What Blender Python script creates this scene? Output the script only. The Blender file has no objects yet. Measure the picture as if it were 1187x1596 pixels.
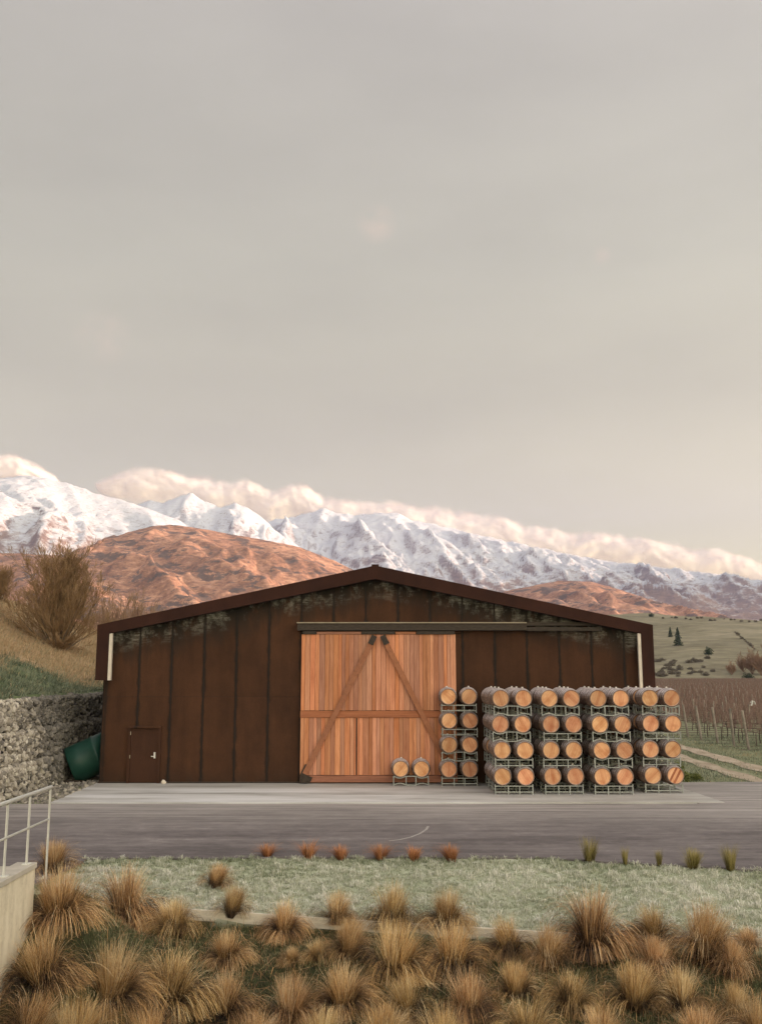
import bpy, math, random
import numpy as np
from mathutils import Vector, Matrix

random.seed(7)
RNG = np.random.default_rng(11)
scene = bpy.context.scene
COL = scene.collection
R = math.radians

# ------------------------------------------------------------------ camera, sky, sun, exposure
PITCH = R(9.462)
CAM_H = 4.05
FPX = 1500.0            # focal length in pixels of the 1187 x 1596 photograph
cam_d = bpy.data.cameras.new('camera')
cam_d.sensor_fit = 'VERTICAL'
cam_d.sensor_height = 36.0
cam_d.lens = FPX / 1596 * 36.0
cam_d.clip_start = 0.1
cam_d.clip_end = 60000
cam = bpy.data.objects.new('camera', cam_d)
COL.objects.link(cam)
cam.location = (0, 0, CAM_H)
cam.rotation_euler = (R(90) + PITCH, 0, 0)
scene.camera = cam

EXPOSURE = 1.35
SUN_DIR = Vector((0.995, 0.04, 0.0)).normalized()
SUN_EL = R(8.5)
SUN_STRENGTH = 4.2
GLOW_DIR = Vector((0.70, -0.71, 0.05)).normalized()   # the bright dawn side of the veil
HAZE_DENSITY = 0.000050

scene.view_settings.view_transform = 'Standard'
scene.view_settings.look = 'None'
scene.view_settings.gamma = 1.0
scene.view_settings.use_curve_mapping = False
scene.view_settings.exposure = EXPOSURE
scene.render.engine = 'CYCLES'
scene.cycles.use_denoising = True
scene.cycles.transparent_max_bounces = 48
scene.cycles.max_bounces = 8
scene.cycles.diffuse_bounces = 4
scene.cycles.volume_bounces = 1
scene.cycles.sample_clamp_indirect = 6.0


def build_world():
    w = bpy.data.worlds.new('World')
    scene.world = w
    w.use_nodes = True
    nt = w.node_tree
    nt.nodes.clear()
    N, L = nt.nodes.new, nt.links.new
    out = N('ShaderNodeOutputWorld')
    bg = N('ShaderNodeBackground')
    bg.inputs['Strength'].default_value = 0.1
    L(bg.outputs[0], out.inputs['Surface'])
    sky = N('ShaderNodeTexSky')
    sky.sky_type = 'NISHITA'
    sky.sun_disc = False
    sky.sun_elevation = SUN_EL
    sky.sun_rotation = math.atan2(SUN_DIR.x, SUN_DIR.y)
    sky.altitude = 250
    sky.dust_density = 2.0
    tc = N('ShaderNodeTexCoord')
    nrm = N('ShaderNodeVectorMath'); nrm.operation = 'NORMALIZE'
    L(tc.outputs['Generated'], nrm.inputs[0])
    sep = N('ShaderNodeSeparateXYZ'); L(nrm.outputs[0], sep.inputs[0])
    ramp = N('ShaderNodeValToRGB')
    L(sep.outputs['Z'], ramp.inputs['Fac'])
    e = ramp.color_ramp.elements
    e[0].position, e[0].color = 0.0, (0.74, 0.64, 0.34, 1)
    e[1].position, e[1].color = 1.0, (0.53, 0.505, 0.475, 1)
    for p, c in ((0.12, (0.67, 0.60, 0.355)), (0.24, (0.60, 0.550, 0.374)), (0.40, (0.572, 0.543, 0.418)), (0.62, (0.543, 0.510, 0.445))):
        k = e.new(p); k.color = (*c, 1)
    # the veil is brighter on the side of the low sun
    dot = N('ShaderNodeVectorMath'); dot.operation = 'DOT_PRODUCT'
    L(nrm.outputs[0], dot.inputs[0]); dot.inputs[1].default_value = GLOW_DIR

    def math_node(op, a, b):
        m = N('ShaderNodeMath'); m.operation = op
        for i, v in enumerate((a, b)):
            if isinstance(v, (int, float)): m.inputs[i].default_value = v
            else: L(v, m.inputs[i])
        return m.outputs[0]
    h = math_node('MULTIPLY_ADD', dot.outputs['Value'], 0.5); h.node.inputs[2].default_value = 0.5
    h = math_node('POWER', h, 3.5)
    h = math_node('MULTIPLY', h, 5.6)
    h = math_node('ADD', h, 0.88)
    # thin high cloud: very soft streaks
    mp = N('ShaderNodeMapping'); mp.inputs['Scale'].default_value = (2.2, 2.2, 7.0); mp.inputs['Rotation'].default_value = (0.0, 0.32, 0)
    L(nrm.outputs[0], mp.inputs['Vector'])
    nz = N('ShaderNodeTexNoise'); nz.inputs['Scale'].default_value = 1.5; nz.inputs['Detail'].default_value = 6; nz.inputs['Roughness'].default_value = 0.45
    L(mp.outputs[0], nz.inputs['Vector'])
    mr = N('ShaderNodeMapRange'); L(nz.outputs['Fac'], mr.inputs['Value'])
    mr.inputs['From Min'].default_value = 0.3; mr.inputs['From Max'].default_value = 0.7
    mr.inputs['To Min'].default_value = 0.93; mr.inputs['To Max'].default_value = 1.07
    h = math_node('MULTIPLY', h, mr.outputs[0])
    h = math_node('MULTIPLY', h, 10.0 * 2 ** -EXPOSURE)
    vm = N('ShaderNodeVectorMath'); vm.operation = 'SCALE'
    # warm band low above the horizon on the sun's side
    d2 = N('ShaderNodeVectorMath'); d2.operation = 'DOT_PRODUCT'
    L(nrm.outputs[0], d2.inputs[0]); d2.inputs[1].default_value = SUN_DIR
    g = math_node('MULTIPLY_ADD', d2.outputs['Value'], 0.5); g.node.inputs[2].default_value = 0.5
    g = math_node('POWER', g, 3.0)
    lo = math_node('SUBTRACT', 1.0, sep.outputs['Z']); lo.node.use_clamp = True
    lo = math_node('POWER', lo, 6.0)
    g = math_node('MULTIPLY', g, lo)
    g = math_node('MULTIPLY', g, 2.1)
    warm = N('ShaderNodeVectorMath'); warm.operation = 'SCALE'
    warm.inputs[0].default_value = (0.62, 0.515, 0.31); L(g, warm.inputs['Scale'])
    add = N('ShaderNodeVectorMath'); add.operation = 'ADD'
    L(ramp.outputs['Color'], add.inputs[0]); L(warm.outputs[0], add.inputs[1])
    L(add.outputs[0], vm.inputs[0]); L(h, vm.inputs['Scale'])
    mix = N('ShaderNodeMix'); mix.data_type = 'RGBA'
    mix.inputs['Factor'].default_value = 0.96
    L(sky.outputs[0], mix.inputs['A']); L(vm.outputs[0], mix.inputs['B'])
    # three faint pink wisps high up
    last = mix.outputs['Result']
    for px, py, ax, amp in ((587, 348, 0.017, 0.62), (936, 398, 0.0085, 0.62), (160, 525, 0.024, 0.40)):
        u = (px - 593.5) / FPX; v = (798 - py) / FPX
        d = Vector((u, math.cos(PITCH) - v * math.sin(PITCH), math.sin(PITCH) + v * math.cos(PITCH))).normalized()
        sub = N('ShaderNodeVectorMath'); sub.operation = 'SUBTRACT'; L(nrm.outputs[0], sub.inputs[0]); sub.inputs[1].default_value = d
        nv = N('ShaderNodeTexNoise'); nv.inputs['Scale'].default_value = 55; nv.inputs['Detail'].default_value = 5
        L(nrm.outputs[0], nv.inputs['Vector'])
        ln = N('ShaderNodeVectorMath'); ln.operation = 'LENGTH'; L(sub.outputs[0], ln.inputs[0])
        fr = math_node('DIVIDE', ln.outputs['Value'], ax)
        fr = math_node('SUBTRACT', 1.25, fr)
        a = math_node('MULTIPLY', nv.outputs['Fac'], 2.0)
        a = math_node('SUBTRACT', a, 0.55)
        fr.node.use_clamp = True
        a.node.use_clamp = True
        f = math_node('MULTIPLY', fr, a)
        f = math_node('MULTIPLY', f, amp)
        m2 = N('ShaderNodeMix'); m2.data_type = 'RGBA'
        L(f, m2.inputs['Factor']); L(last, m2.inputs['A'])
        k = 10.0 * 2 ** -EXPOSURE
        m2.inputs['B'].default_value = (0.78 * k, 0.60 * k, 0.47 * k, 1)
        last = m2.outputs['Result']
    L(last, bg.inputs['Color'])


build_world()
sun_d = bpy.data.lights.new('sun', 'SUN')
sun_d.energy = SUN_STRENGTH
sun_d.angle = R(0.5)
sun_d.color = (1.0, 0.68, 0.51)
sun = bpy.data.objects.new('sun', sun_d)
COL.objects.link(sun)
to_sun = Vector((SUN_DIR.x * math.cos(SUN_EL), SUN_DIR.y * math.cos(SUN_EL), math.sin(SUN_EL)))
sun.rotation_euler = to_sun.to_track_quat('Z', 'Y').to_euler()
sun.location = to_sun * 50


# ------------------------------------------------------------------ projection helpers (survey of the photograph)
def ray(px, py):
    u = (px - 593.5) / FPX; v = (798 - py) / FPX
    return np.array([u, math.cos(PITCH) - v * math.sin(PITCH), math.sin(PITCH) + v * math.cos(PITCH)])


def at_y(px, py, Y):
    d = ray(px, py); t = Y / d[1]
    return np.array([d[0] * t, Y, CAM_H + d[2] * t])


def hit(px, py, zf, y0, y1, n=1500):
    d = ray(px, py)
    Y = np.linspace(y0, y1, n); t = Y / d[1]
    X = d[0] * t; Z = CAM_H + d[2] * t
    g = zf(X, Y)
    i = np.argmax(Z <= g)
    if not (Z <= g).any(): i = n - 1
    return float(X[i]), float(Y[i]), float(g[i])


# ------------------------------------------------------------------ noise
def _hash(ix, iy, seed):
    h = (ix.astype(np.int64) * 374761393 + iy.astype(np.int64) * 668265263 + seed * 974711) & 0xffffffff
    h = ((h ^ (h >> 13)) * 1274126177) & 0xffffffff
    h = (h ^ (h >> 16)) & 0xffffffff
    return h / 4294967295.0


def perlin(x, y, seed=0):
    x = np.asarray(x, float); y = np.asarray(y, float)
    ix = np.floor(x); iy = np.floor(y); fx = x - ix; fy = y - iy
    u = fx * fx * fx * (fx * (fx * 6 - 15) + 10); v = fy * fy * fy * (fy * (fy * 6 - 15) + 10)

    def g(ox, oy):
        a = _hash(ix + ox, iy + oy, seed) * 2 * math.pi
        return np.cos(a) * (fx - ox) + np.sin(a) * (fy - oy)
    a = g(0, 0) * (1 - u) + g(1, 0) * u
    b = g(0, 1) * (1 - u) + g(1, 1) * u
    return (a * (1 - v) + b * v) * 1.5


def fbm(x, y, octv=5, seed=0, gain=0.5):
    s = 0; a = 1.0; t = 0
    for k in range(octv):
        s = s + a * perlin(x * 2 ** k, y * 2 ** k, seed + k * 17); t += a; a *= gain
    return s / t


def ridged(x, y, octv=5, seed=0, gain=0.5):
    s = 0; a = 1.0; t = 0; prev = 1.0
    for k in range(octv):
        n = (1 - np.abs(perlin(x * 2 ** k, y * 2 ** k, seed + k * 31))) ** 2
        s = s + a * n * prev; t += a; prev = np.clip(n * 1.3, 0, 1); a *= gain
    return s / t


def sstep(a, b, x):
    t = np.clip((np.asarray(x, float) - a) / (b - a), 0, 1)
    return t * t * (3 - 2 * t)


# ------------------------------------------------------------------ object helpers
def tag(o, label=None, cat=None, group=None, kind=None):
    if label: o['label'] = label
    if cat: o['category'] = cat
    if group: o['group'] = group
    if kind: o['kind'] = kind
    return o


def empty(name, loc=(0, 0, 0), rz=0.0):
    o = bpy.data.objects.new(name, None)
    o.empty_display_size = 0.2
    COL.objects.link(o); o.location = loc; o.rotation_euler = (0, 0, rz)
    return o


def link(name, me, parent=None, local=False):
    """Link a mesh object; unless local, the mesh is in world coordinates and stays there under its parent."""
    o = bpy.data.objects.new(name, me)
    COL.objects.link(o)
    if parent is not None:
        o.parent = parent
        if not local:
            loc = Vector((0, 0, 0)); p = parent
            while p is not None:
                loc += p.location; p = p.parent
            o.matrix_parent_inverse = Matrix.Translation(-loc) if parent.parent is None else Matrix.Identity(4)
    return o


def meshdata(name, V, F, mat=None, tint=None, smooth=False, ftint=None):
    """F: ndarray (m,3) or (m,4), or a list of index lists"""
    me = bpy.data.meshes.new(name)
    V = np.asarray(V, np.float32)
    if isinstance(F, np.ndarray):
        m, k = F.shape
        me.vertices.add(len(V)); me.vertices.foreach_set('co', V.ravel())
        me.loops.add(m * k); me.loops.foreach_set('vertex_index', F.astype(np.int32).ravel())
        me.polygons.add(m); me.polygons.foreach_set('loop_start', np.arange(0, m * k, k, dtype=np.int32))
        me.update(calc_edges=True)
    else:
        me.from_pydata([tuple(map(float, v)) for v in V], [], [list(map(int, f)) for f in F])
        me.update()
    if tint is not None:
        a = me.attributes.new('tint', 'FLOAT', 'POINT'); a.data.foreach_set('value', np.asarray(tint, np.float32))
    if ftint is not None:
        a = me.attributes.new('tint', 'FLOAT', 'FACE'); a.data.foreach_set('value', np.asarray(ftint, np.float32))
    me.polygons.foreach_set('use_smooth', np.full(len(me.polygons), bool(smooth)))
    if mat is not None: me.materials.append(mat)
    return me


def copy_tree(o, parent=None):
    c = o.copy(); COL.objects.link(c)
    if parent is not None: c.parent = parent
    for ch in KIDS.get(o.name, ()): copy_tree(ch, c)
    return c


KIDS = {}


def note_kids(o):
    KIDS[o.name] = list(o.children)
    for c in o.children: note_kids(c)


class MB:
    """collects simple solids into one mesh"""
    def __init__(s): s.v = []; s.f = []; s.t = []

    def add(s, V, F, t=0.5):
        b = len(s.v); s.v.extend([tuple(p) for p in V]); s.f.extend([[i + b for i in f] for f in F]); s.t.extend([t] * len(F))
        return s

    def box(s, x0, x1, y0, y1, z0, z1, t=0.5):
        V = [(x, y, z) for z in (z0, z1) for y in (y0, y1) for x in (x0, x1)]
        return s.add(V, [(0, 2, 3, 1), (4, 5, 7, 6), (0, 1, 5, 4), (2, 6, 7, 3), (0, 4, 6, 2), (1, 3, 7, 5)], t)

    def prism_xz(s, poly, y0, y1, t=0.5):
        n = len(poly)
        ar = sum(poly[i][0] * poly[(i + 1) % n][1] - poly[(i + 1) % n][0] * poly[i][1] for i in range(n))
        if ar < 0: poly = poly[::-1]
        V = [(x, y0, z) for x, z in poly] + [(x, y1, z) for x, z in poly]
        F = [list(range(n)), list(range(2 * n - 1, n - 1, -1))] + [[i, i + n, (i + 1) % n + n, (i + 1) % n] for i in range(n)]
        return s.add(V, F, t)

    def bar(s, p0, p1, w, h=None, up=(0, 0, 1), t=0.5):
        """square-section bar"""
        h = h or w
        p0 = np.array(p0, float); p1 = np.array(p1, float); d = p1 - p0; L = np.linalg.norm(d); d /= L
        up = np.array(up, float)
        if abs(d @ up) > 0.95: up = np.array((0, 1.0, 0))
        a = np.cross(d, up); a /= np.linalg.norm(a); b = np.cross(a, d)
        V = [p + a * sx * w / 2 + b * sz * h / 2 for p in (p0, p1) for sx, sz in ((-1, -1), (1, -1), (1, 1), (-1, 1))]
        return s.add(V, [(0, 1, 2, 3), (7, 6, 5, 4), (0, 4, 5, 1), (1, 5, 6, 2), (2, 6, 7, 3), (3, 7, 4, 0)], t)

    def path(s, pts, w, h=None, t=0.5):
        """square-section strip in the XZ plane through points"""
        h = h or w; pts = np.array(pts, float); n = len(pts)
        V = []
        for i in range(n):
            d = pts[min(i + 1, n - 1)] - pts[max(i - 1, 0)]; d /= np.linalg.norm(d)
            nn = np.array((-d[2], 0, d[0]))
            for sy, sn in ((-1, -1), (1, -1), (1, 1), (-1, 1)):
                V.append(pts[i] + np.array((0, sy * w / 2, 0)) + nn * sn * h / 2)
        F = [(0, 1, 2, 3), tuple(4 * (n - 1) + k for k in (3, 2, 1, 0))]
        for i in range(n - 1):
            for k in range(4):
                F.append((4 * i + k, 4 * i + 4 + k, 4 * i + 4 + (k + 1) % 4, 4 * i + (k + 1) % 4))
        return s.add(V, F, t)

    def tube(s, p0, p1, r0, r1=None, n=10, t=0.5):
        r1 = r0 if r1 is None else r1
        p0 = np.array(p0, float); p1 = np.array(p1, float); d = p1 - p0; d /= np.linalg.norm(d)
        up = np.array((0, 0, 1.0)) if abs(d[2]) < 0.9 else np.array((1.0, 0, 0))
        a = np.cross(d, up); a /= np.linalg.norm(a); b = np.cross(d, a)
        V = []
        for p, r in ((p0, r0), (p1, r1)):
            for k in range(n):
                q = 2 * math.pi * k / n
                V.append(p + r * (math.cos(q) * a + math.sin(q) * b))
        F = [list(range(n)), list(range(2 * n - 1, n - 1, -1))] + [(i, i + n, (i + 1) % n + n, (i + 1) % n) for i in range(n)]
        return s.add(V, F, t)

    def data(s, name, mat, smooth=False):
        return meshdata(name, s.v, s.f, mat, ftint=s.t, smooth=smooth)

    def build(s, name, mat, parent=None, local=False, bevel=0.0, smooth=False):
        o = link(name, s.data(name, mat, smooth), parent, local)
        if bevel:
            m = o.modifiers.new('edge', 'BEVEL'); m.width = bevel; m.segments = 2; m.limit_method = 'ANGLE'
        return o


def grid_mesh(name, xs, ys, zf, mat, parent=None, attrs=None, smooth=True):
    X, Y = np.meshgrid(xs, ys)
    Z = zf(X, Y)
    nx, ny = len(xs), len(ys)
    V = np.stack([X.ravel(), Y.ravel(), Z.ravel()], 1)
    i = np.arange(nx * ny).reshape(ny, nx)
    F = np.stack([i[:-1, :-1].ravel(), i[:-1, 1:].ravel(), i[1:, 1:].ravel(), i[1:, :-1].ravel()], 1)
    me = meshdata(name, V, F, mat, smooth=smooth)
    for k, fn in (attrs or {}).items():
        a = me.attributes.new(k, 'FLOAT', 'POINT'); a.data.foreach_set('value', np.asarray(fn(X, Y), np.float32).ravel())
    return link(name, me, parent)


# ------------------------------------------------------------------ materials
class MT:
    """tiny node builder for procedural materials"""
    def __init__(s, name, rough=0.8, metallic=0.0, spec=0.3):
        s.m = bpy.data.materials.new(name); s.m.use_nodes = True
        s.nt = s.m.node_tree; s.N = s.nt.nodes.new; s.L = s.nt.links.new
        s.b = s.nt.nodes['Principled BSDF']
        s.b.inputs['Roughness'].default_value = rough
        s.b.inputs['Metallic'].default_value = metallic
        s.b.inputs['Specular IOR Level'].default_value = spec
        s._co = None

    def coords(s, kind='Object', scale=(1, 1, 1), rnd=False, rot=(0, 0, 0)):
        if kind == 'Position':
            src = s.N('ShaderNodeNewGeometry').outputs['Position']
        else:
            src = s.N('ShaderNodeTexCoord').outputs[kind]
        if rnd:
            oi = s.N('ShaderNodeObjectInfo'); va = s.N('ShaderNodeVectorMath'); va.operation = 'ADD'
            mu = s.math('MULTIPLY', oi.outputs['Random'], 137.0)
            s.L(src, va.inputs[0]); s.L(mu, va.inputs[1]); src = va.outputs[0]
        mp = s.N('ShaderNodeMapping'); mp.inputs['Scale'].default_value = scale; mp.inputs['Rotation'].default_value = rot
        s.L(src, mp.inputs['Vector'])
        return mp.outputs[0]

    def math(s, op, a, b=0.0, c=None, clamp=False):
        m = s.N('ShaderNodeMath'); m.operation = op; m.use_clamp = clamp
        for i, v in enumerate((a, b, c)):
            if v is None: continue
            if isinstance(v, (int, float)): m.inputs[i].default_value = v
            else: s.L(v, m.inputs[i])
        return m.outputs[0]

    def noise(s, co, scale=1.0, detail=5, rough=0.55, dist=0.0):
        n = s.N('ShaderNodeTexNoise'); n.inputs['Scale'].default_value = scale; n.inputs['Detail'].default_value = detail
        n.inputs['Roughness'].default_value = rough; n.inputs['Distortion'].default_value = dist
        s.L(co, n.inputs['Vector'])
        return n.outputs['Fac']

    def ramp(s, fac, stops):
        r = s.N('ShaderNodeValToRGB'); s.L(fac, r.inputs['Fac'])
        e = r.color_ramp.elements
        e[0].position = stops[0][0]; e[0].color = (*stops[0][1], 1)
        e[1].position = stops[-1][0]; e[1].color = (*stops[-1][1], 1)
        for p, c in stops[1:-1]:
            k = e.new(p); k.color = (*c, 1)
        return r.outputs['Color']

    def rng(s, v, a, b, c=0.0, d=1.0, smooth=False):
        m = s.N('ShaderNodeMapRange'); s.L(v, m.inputs['Value'])
        if smooth: m.interpolation_type = 'SMOOTHSTEP'
        for k, x in (('From Min', a), ('From Max', b), ('To Min', c), ('To Max', d)): m.inputs[k].default_value = x
        return m.outputs['Result']

    def mix(s, f, a, b, mode='MIX'):
        m = s.N('ShaderNodeMix'); m.data_type = 'RGBA'; m.blend_type = mode
        if isinstance(f, (int, float)): m.inputs['Factor'].default_value = f
        else: s.L(f, m.inputs['Factor'])
        for k, v in (('A', a), ('B', b)):
            if isinstance(v, tuple): m.inputs[k].default_value = (*v, 1)
            else: s.L(v, m.inputs[k])
        return m.outputs['Result']

    def attr(s, name):
        a = s.N('ShaderNodeAttribute'); a.attribute_name = name
        return a.outputs['Fac']

    def rand(s):
        return s.N('ShaderNodeObjectInfo').outputs['Random']

    def normal_z(s):
        sp = s.N('ShaderNodeSeparateXYZ'); s.L(s.N('ShaderNodeNewGeometry').outputs['Normal'], sp.inputs[0])
        return sp.outputs['Z']

    def pos(s, axis):
        sp = s.N('ShaderNodeSeparateXYZ'); s.L(s.N('ShaderNodeNewGeometry').outputs['Position'], sp.inputs[0])
        return sp.outputs[axis]

    def value(s, col, v):
        """scale a colour by a float socket"""
        vm = s.N('ShaderNodeVectorMath'); vm.operation = 'SCALE'
        s.L(col, vm.inputs[0])
        if isinstance(v, (int, float)): vm.inputs['Scale'].default_value = v
        else: s.L(v, vm.inputs['Scale'])
        return vm.outputs[0]

    def done(s, col, bump=None, strength=0.3, dist=0.02, rough=None):
        if isinstance(col, tuple): s.b.inputs['Base Color'].default_value = (*col, 1)
        else: s.L(col, s.b.inputs['Base Color'])
        if bump is not None:
            b = s.N('ShaderNodeBump'); b.inputs['Strength'].default_value = strength; b.inputs['Distance'].default_value = dist
            s.L(bump, b.inputs['Height']); s.L(b.outputs[0], s.b.inputs['Normal'])
        if rough is not None: s.L(rough, s.b.inputs['Roughness'])
        return s.m


def m_simple(name, c0, c1, scale=6, rough=0.8, metallic=0.0, stretch=(1, 1, 1), bump=0.15, rnd=False, spec=0.3, var=0.0, dist=0.01):
    t = MT(name, rough, metallic, spec)
    co = t.coords('Object', stretch, rnd)
    n = t.noise(co, scale, 6, 0.6)
    c = t.ramp(n, [(0.3, c0), (0.7, c1)])
    if var: c = t.value(c, t.rng(t.rand(), 0, 1, 1 - var, 1 + var))
    return t.done(c, n, bump, dist)


def m_tinted(name, stops, var=0.0, rough=0.8, translucent=0.0, noise=0.0, scale=3.0, hue=0.0):
    """colour from the per-blade 'tint' attribute"""
    t = MT(name, rough, 0, 0.15)
    f = t.attr('tint')
    if noise:
        n = t.noise(t.coords('Position'), scale, 3)
        f = t.math('ADD', f, t.rng(n, 0.3, 0.7, -noise, noise))
    c = t.ramp(f, stops)
    if var: c = t.value(c, t.rng(t.rand(), 0, 1, 1 - var, 1 + var))
    if hue:
        hs = t.N('ShaderNodeHueSaturation'); t.L(c, hs.inputs['Color'])
        t.L(t.rng(t.math('FRACT', t.math('MULTIPLY', t.rand(), 7.31)), 0, 1, 0.5 - hue, 0.5 + 0.35 * hue), hs.inputs['Hue'])
        c = hs.outputs['Color']
    return t.done(c)


XC = -0.22                      # barn centre line
WALL_Y = 36.9
ROOF_S = 0.2154
RIDGE_Z = 8.05


def roof_z(x): return RIDGE_Z - ROOF_S * abs(x - XC)


def m_corten(name, c0, c1, stain):
    t = MT(name, 0.85, 0.0, 0.2)
    co = t.coords('Position')
    n1 = t.noise(co, 0.55, 6, 0.6)
    n2 = t.noise(t.coords('Position', (1, 1, 0.16)), 2.6, 6, 0.65)
    n3 = t.noise(co, 22, 4, 0.7)
    f = t.math('ADD', t.math('MULTIPLY', n1, 0.5), t.math('ADD', t.math('MULTIPLY', n2, 0.3), t.math('MULTIPLY', n3, 0.2)))
    c = t.ramp(f, [(0.36, c0), (0.5, tuple((a + b) / 2 for a, b in zip(c0, c1))), (0.64, c1)])
    if stain:
        c = t.value(c, t.rng(t.rand(), 0, 1, 0.88, 1.12))
        # run-off stains under the verge: black lichen with pale mineral bloom
        d = t.math('ABSOLUTE', t.math('ADD', t.pos('X'), -XC))
        d = t.math('MULTIPLY_ADD', d, -ROOF_S, RIDGE_Z - 0.45)
        d = t.math('SUBTRACT', d, t.pos('Z'))
        col = t.noise(t.coords('Position', (1, 1, 0.0)), 1.0, 5, 0.65)
        fine = t.noise(t.coords('Position', (1, 1, 0.35)), 3.4, 6, 0.7)
        reach = t.rng(col, 0.3, 0.7, 0.45, 1.75)
        k = t.math('SUBTRACT', 1.0, t.math('DIVIDE', d, reach), clamp=True)
        k = t.math('POWER', k, 0.7)
        dark = t.math('MULTIPLY', k, t.rng(fine, 0.32, 0.52, 0.30, 1.05), clamp=True)
        c = t.mix(dark, c, (0.018, 0.015, 0.012))
        wn = t.noise(t.coords('Position', (0.75, 1, 0.55)), 1.7, 7, 0.75)
        w = t.math('MULTIPLY', t.rng(wn, 0.47, 0.62), t.math('SUBTRACT', 1.0, t.math('MULTIPLY', d, 1.25), clamp=True), clamp=True)
        streak = t.noise(t.coords('Position', (0.8, 1, 5.0)), 5.0, 4, 0.7)
        w = t.math('MULTIPLY', w, t.rng(streak, 0.35, 0.6))
        c = t.mix(t.math('MULTIPLY', w, 0.9), c, (0.36, 0.34, 0.29))
        # black streaks that follow the panel joints
        jf = t.math('FRACT', t.math('DIVIDE', t.math('ADD', t.pos('X'), 3.02 + 12.22), 1.222))
        jf = t.math('ABSOLUTE', t.math('SUBTRACT', jf, 0.5))
        jn = t.noise(t.coords('Position', (1.0, 1, 0.8)), 2.2, 6, 0.7)
        jk = t.rng(t.math('ADD', jf, t.rng(jn, 0.3, 0.7, -0.05, 0.05)), 0.425, 0.475)
        c = t.mix(t.math('MULTIPLY', jk, 0.75), c, (0.016, 0.0115, 0.009))
        # patchy, darker towards the foot
        foot = t.math('MULTIPLY', t.rng(t.pos('Z'), 0.0, 0.55, 1.0, 0.0), t.rng(n2, 0.35, 0.6))
        c = t.mix(t.math('MULTIPLY', foot, 0.6), c, (0.03, 0.02, 0.014))
    return t.done(c, n3, 0.12, 0.006)


def m_wood(name, stops, var=0.25, stretch=(9, 9, 0.55), rough=0.75, axis_rot=(0, 0, 0)):
    t = MT(name, rough, 0, 0.25)
    co = t.coords('Object', stretch, True, axis_rot)
    n = t.noise(co, 1.2, 7, 0.62, 0.6)
    fine = t.noise(t.coords('Object', tuple(s * 5 for s in stretch), True, axis_rot), 1.5, 4, 0.7)
    f = t.math('ADD', t.math('MULTIPLY', n, 0.7), t.math('MULTIPLY', fine, 0.3))
    c = t.ramp(f, stops)
    c = t.value(c, t.rng(t.rand(), 0, 1, 1 - var, 1 + var))
    hs = t.N('ShaderNodeHueSaturation'); t.L(c, hs.inputs['Color'])
    t.L(t.rng(t.math('FRACT', t.math('MULTIPLY', t.rand(), 5.77)), 0, 1, 0.496, 0.504), hs.inputs['Hue'])
    t.L(t.rng(t.math('FRACT', t.math('MULTIPLY', t.rand(), 11.3)), 0, 1, 0.88, 1.05), hs.inputs['Saturation'])
    return t.done(hs.outputs['Color'], f, 0.25, 0.004)


M = {}
M['corten'] = m_corten('weathering_steel', (0.034, 0.0150, 0.0080), (0.080, 0.034, 0.0165), True)
M['corten_door'] = m_corten('weathering_steel_door', (0.030, 0.0135, 0.008), (0.066, 0.028, 0.0155), False)
M['corten_trim'] = m_corten('weathering_steel_trim', (0.024, 0.0095, 0.007), (0.048, 0.017, 0.011), False)
M['dark_gap'] = m_simple('blackened_steel', (0.010, 0.007, 0.006), (0.02, 0.013, 0.010), 4)
M['dark_iron'] = m_simple('dark_iron', (0.02, 0.015, 0.012), (0.05, 0.033, 0.024), 9, 0.6)
M['pale_trim'] = m_simple('pale_flashing', (0.56, 0.49, 0.42), (0.68, 0.60, 0.52), 5, 0.6)
M['track'] = m_simple('old_track_steel', (0.025, 0.018, 0.014), (0.06, 0.043, 0.033), 5, 0.7, stretch=(1, 1, 6))
M['track_top'] = m_simple('galvanised_edge', (0.22, 0.18, 0.13), (0.36, 0.30, 0.22), 7, 0.55, stretch=(0.5, 1, 1))
M['cedar'] = m_wood('cedar_plank', [(0.25, (0.22, 0.072, 0.034)), (0.42, (0.42, 0.160, 0.080)), (0.58, (0.55, 0.235, 0.125)), (0.78, (0.66, 0.325, 0.19))], 0.26)
M['cedar_rail'] = m_wood('cedar_rail', [(0.25, (0.17, 0.065, 0.036)), (0.5, (0.30, 0.115, 0.062)), (0.75, (0.40, 0.165, 0.09))], 0.1, (0.8, 9, 9))
M['cedar_brace'] = m_wood('cedar_brace', [(0.25, (0.18, 0.065, 0.032)), (0.5, (0.30, 0.11, 0.055)), (0.75, (0.38, 0.15, 0.075))], 0.1, (3, 3, 3))
M['steel_handle'] = m_simple('bright_handle', (0.6, 0.58, 0.55), (0.75, 0.72, 0.68), 9, 0.35, 0.2)


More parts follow.
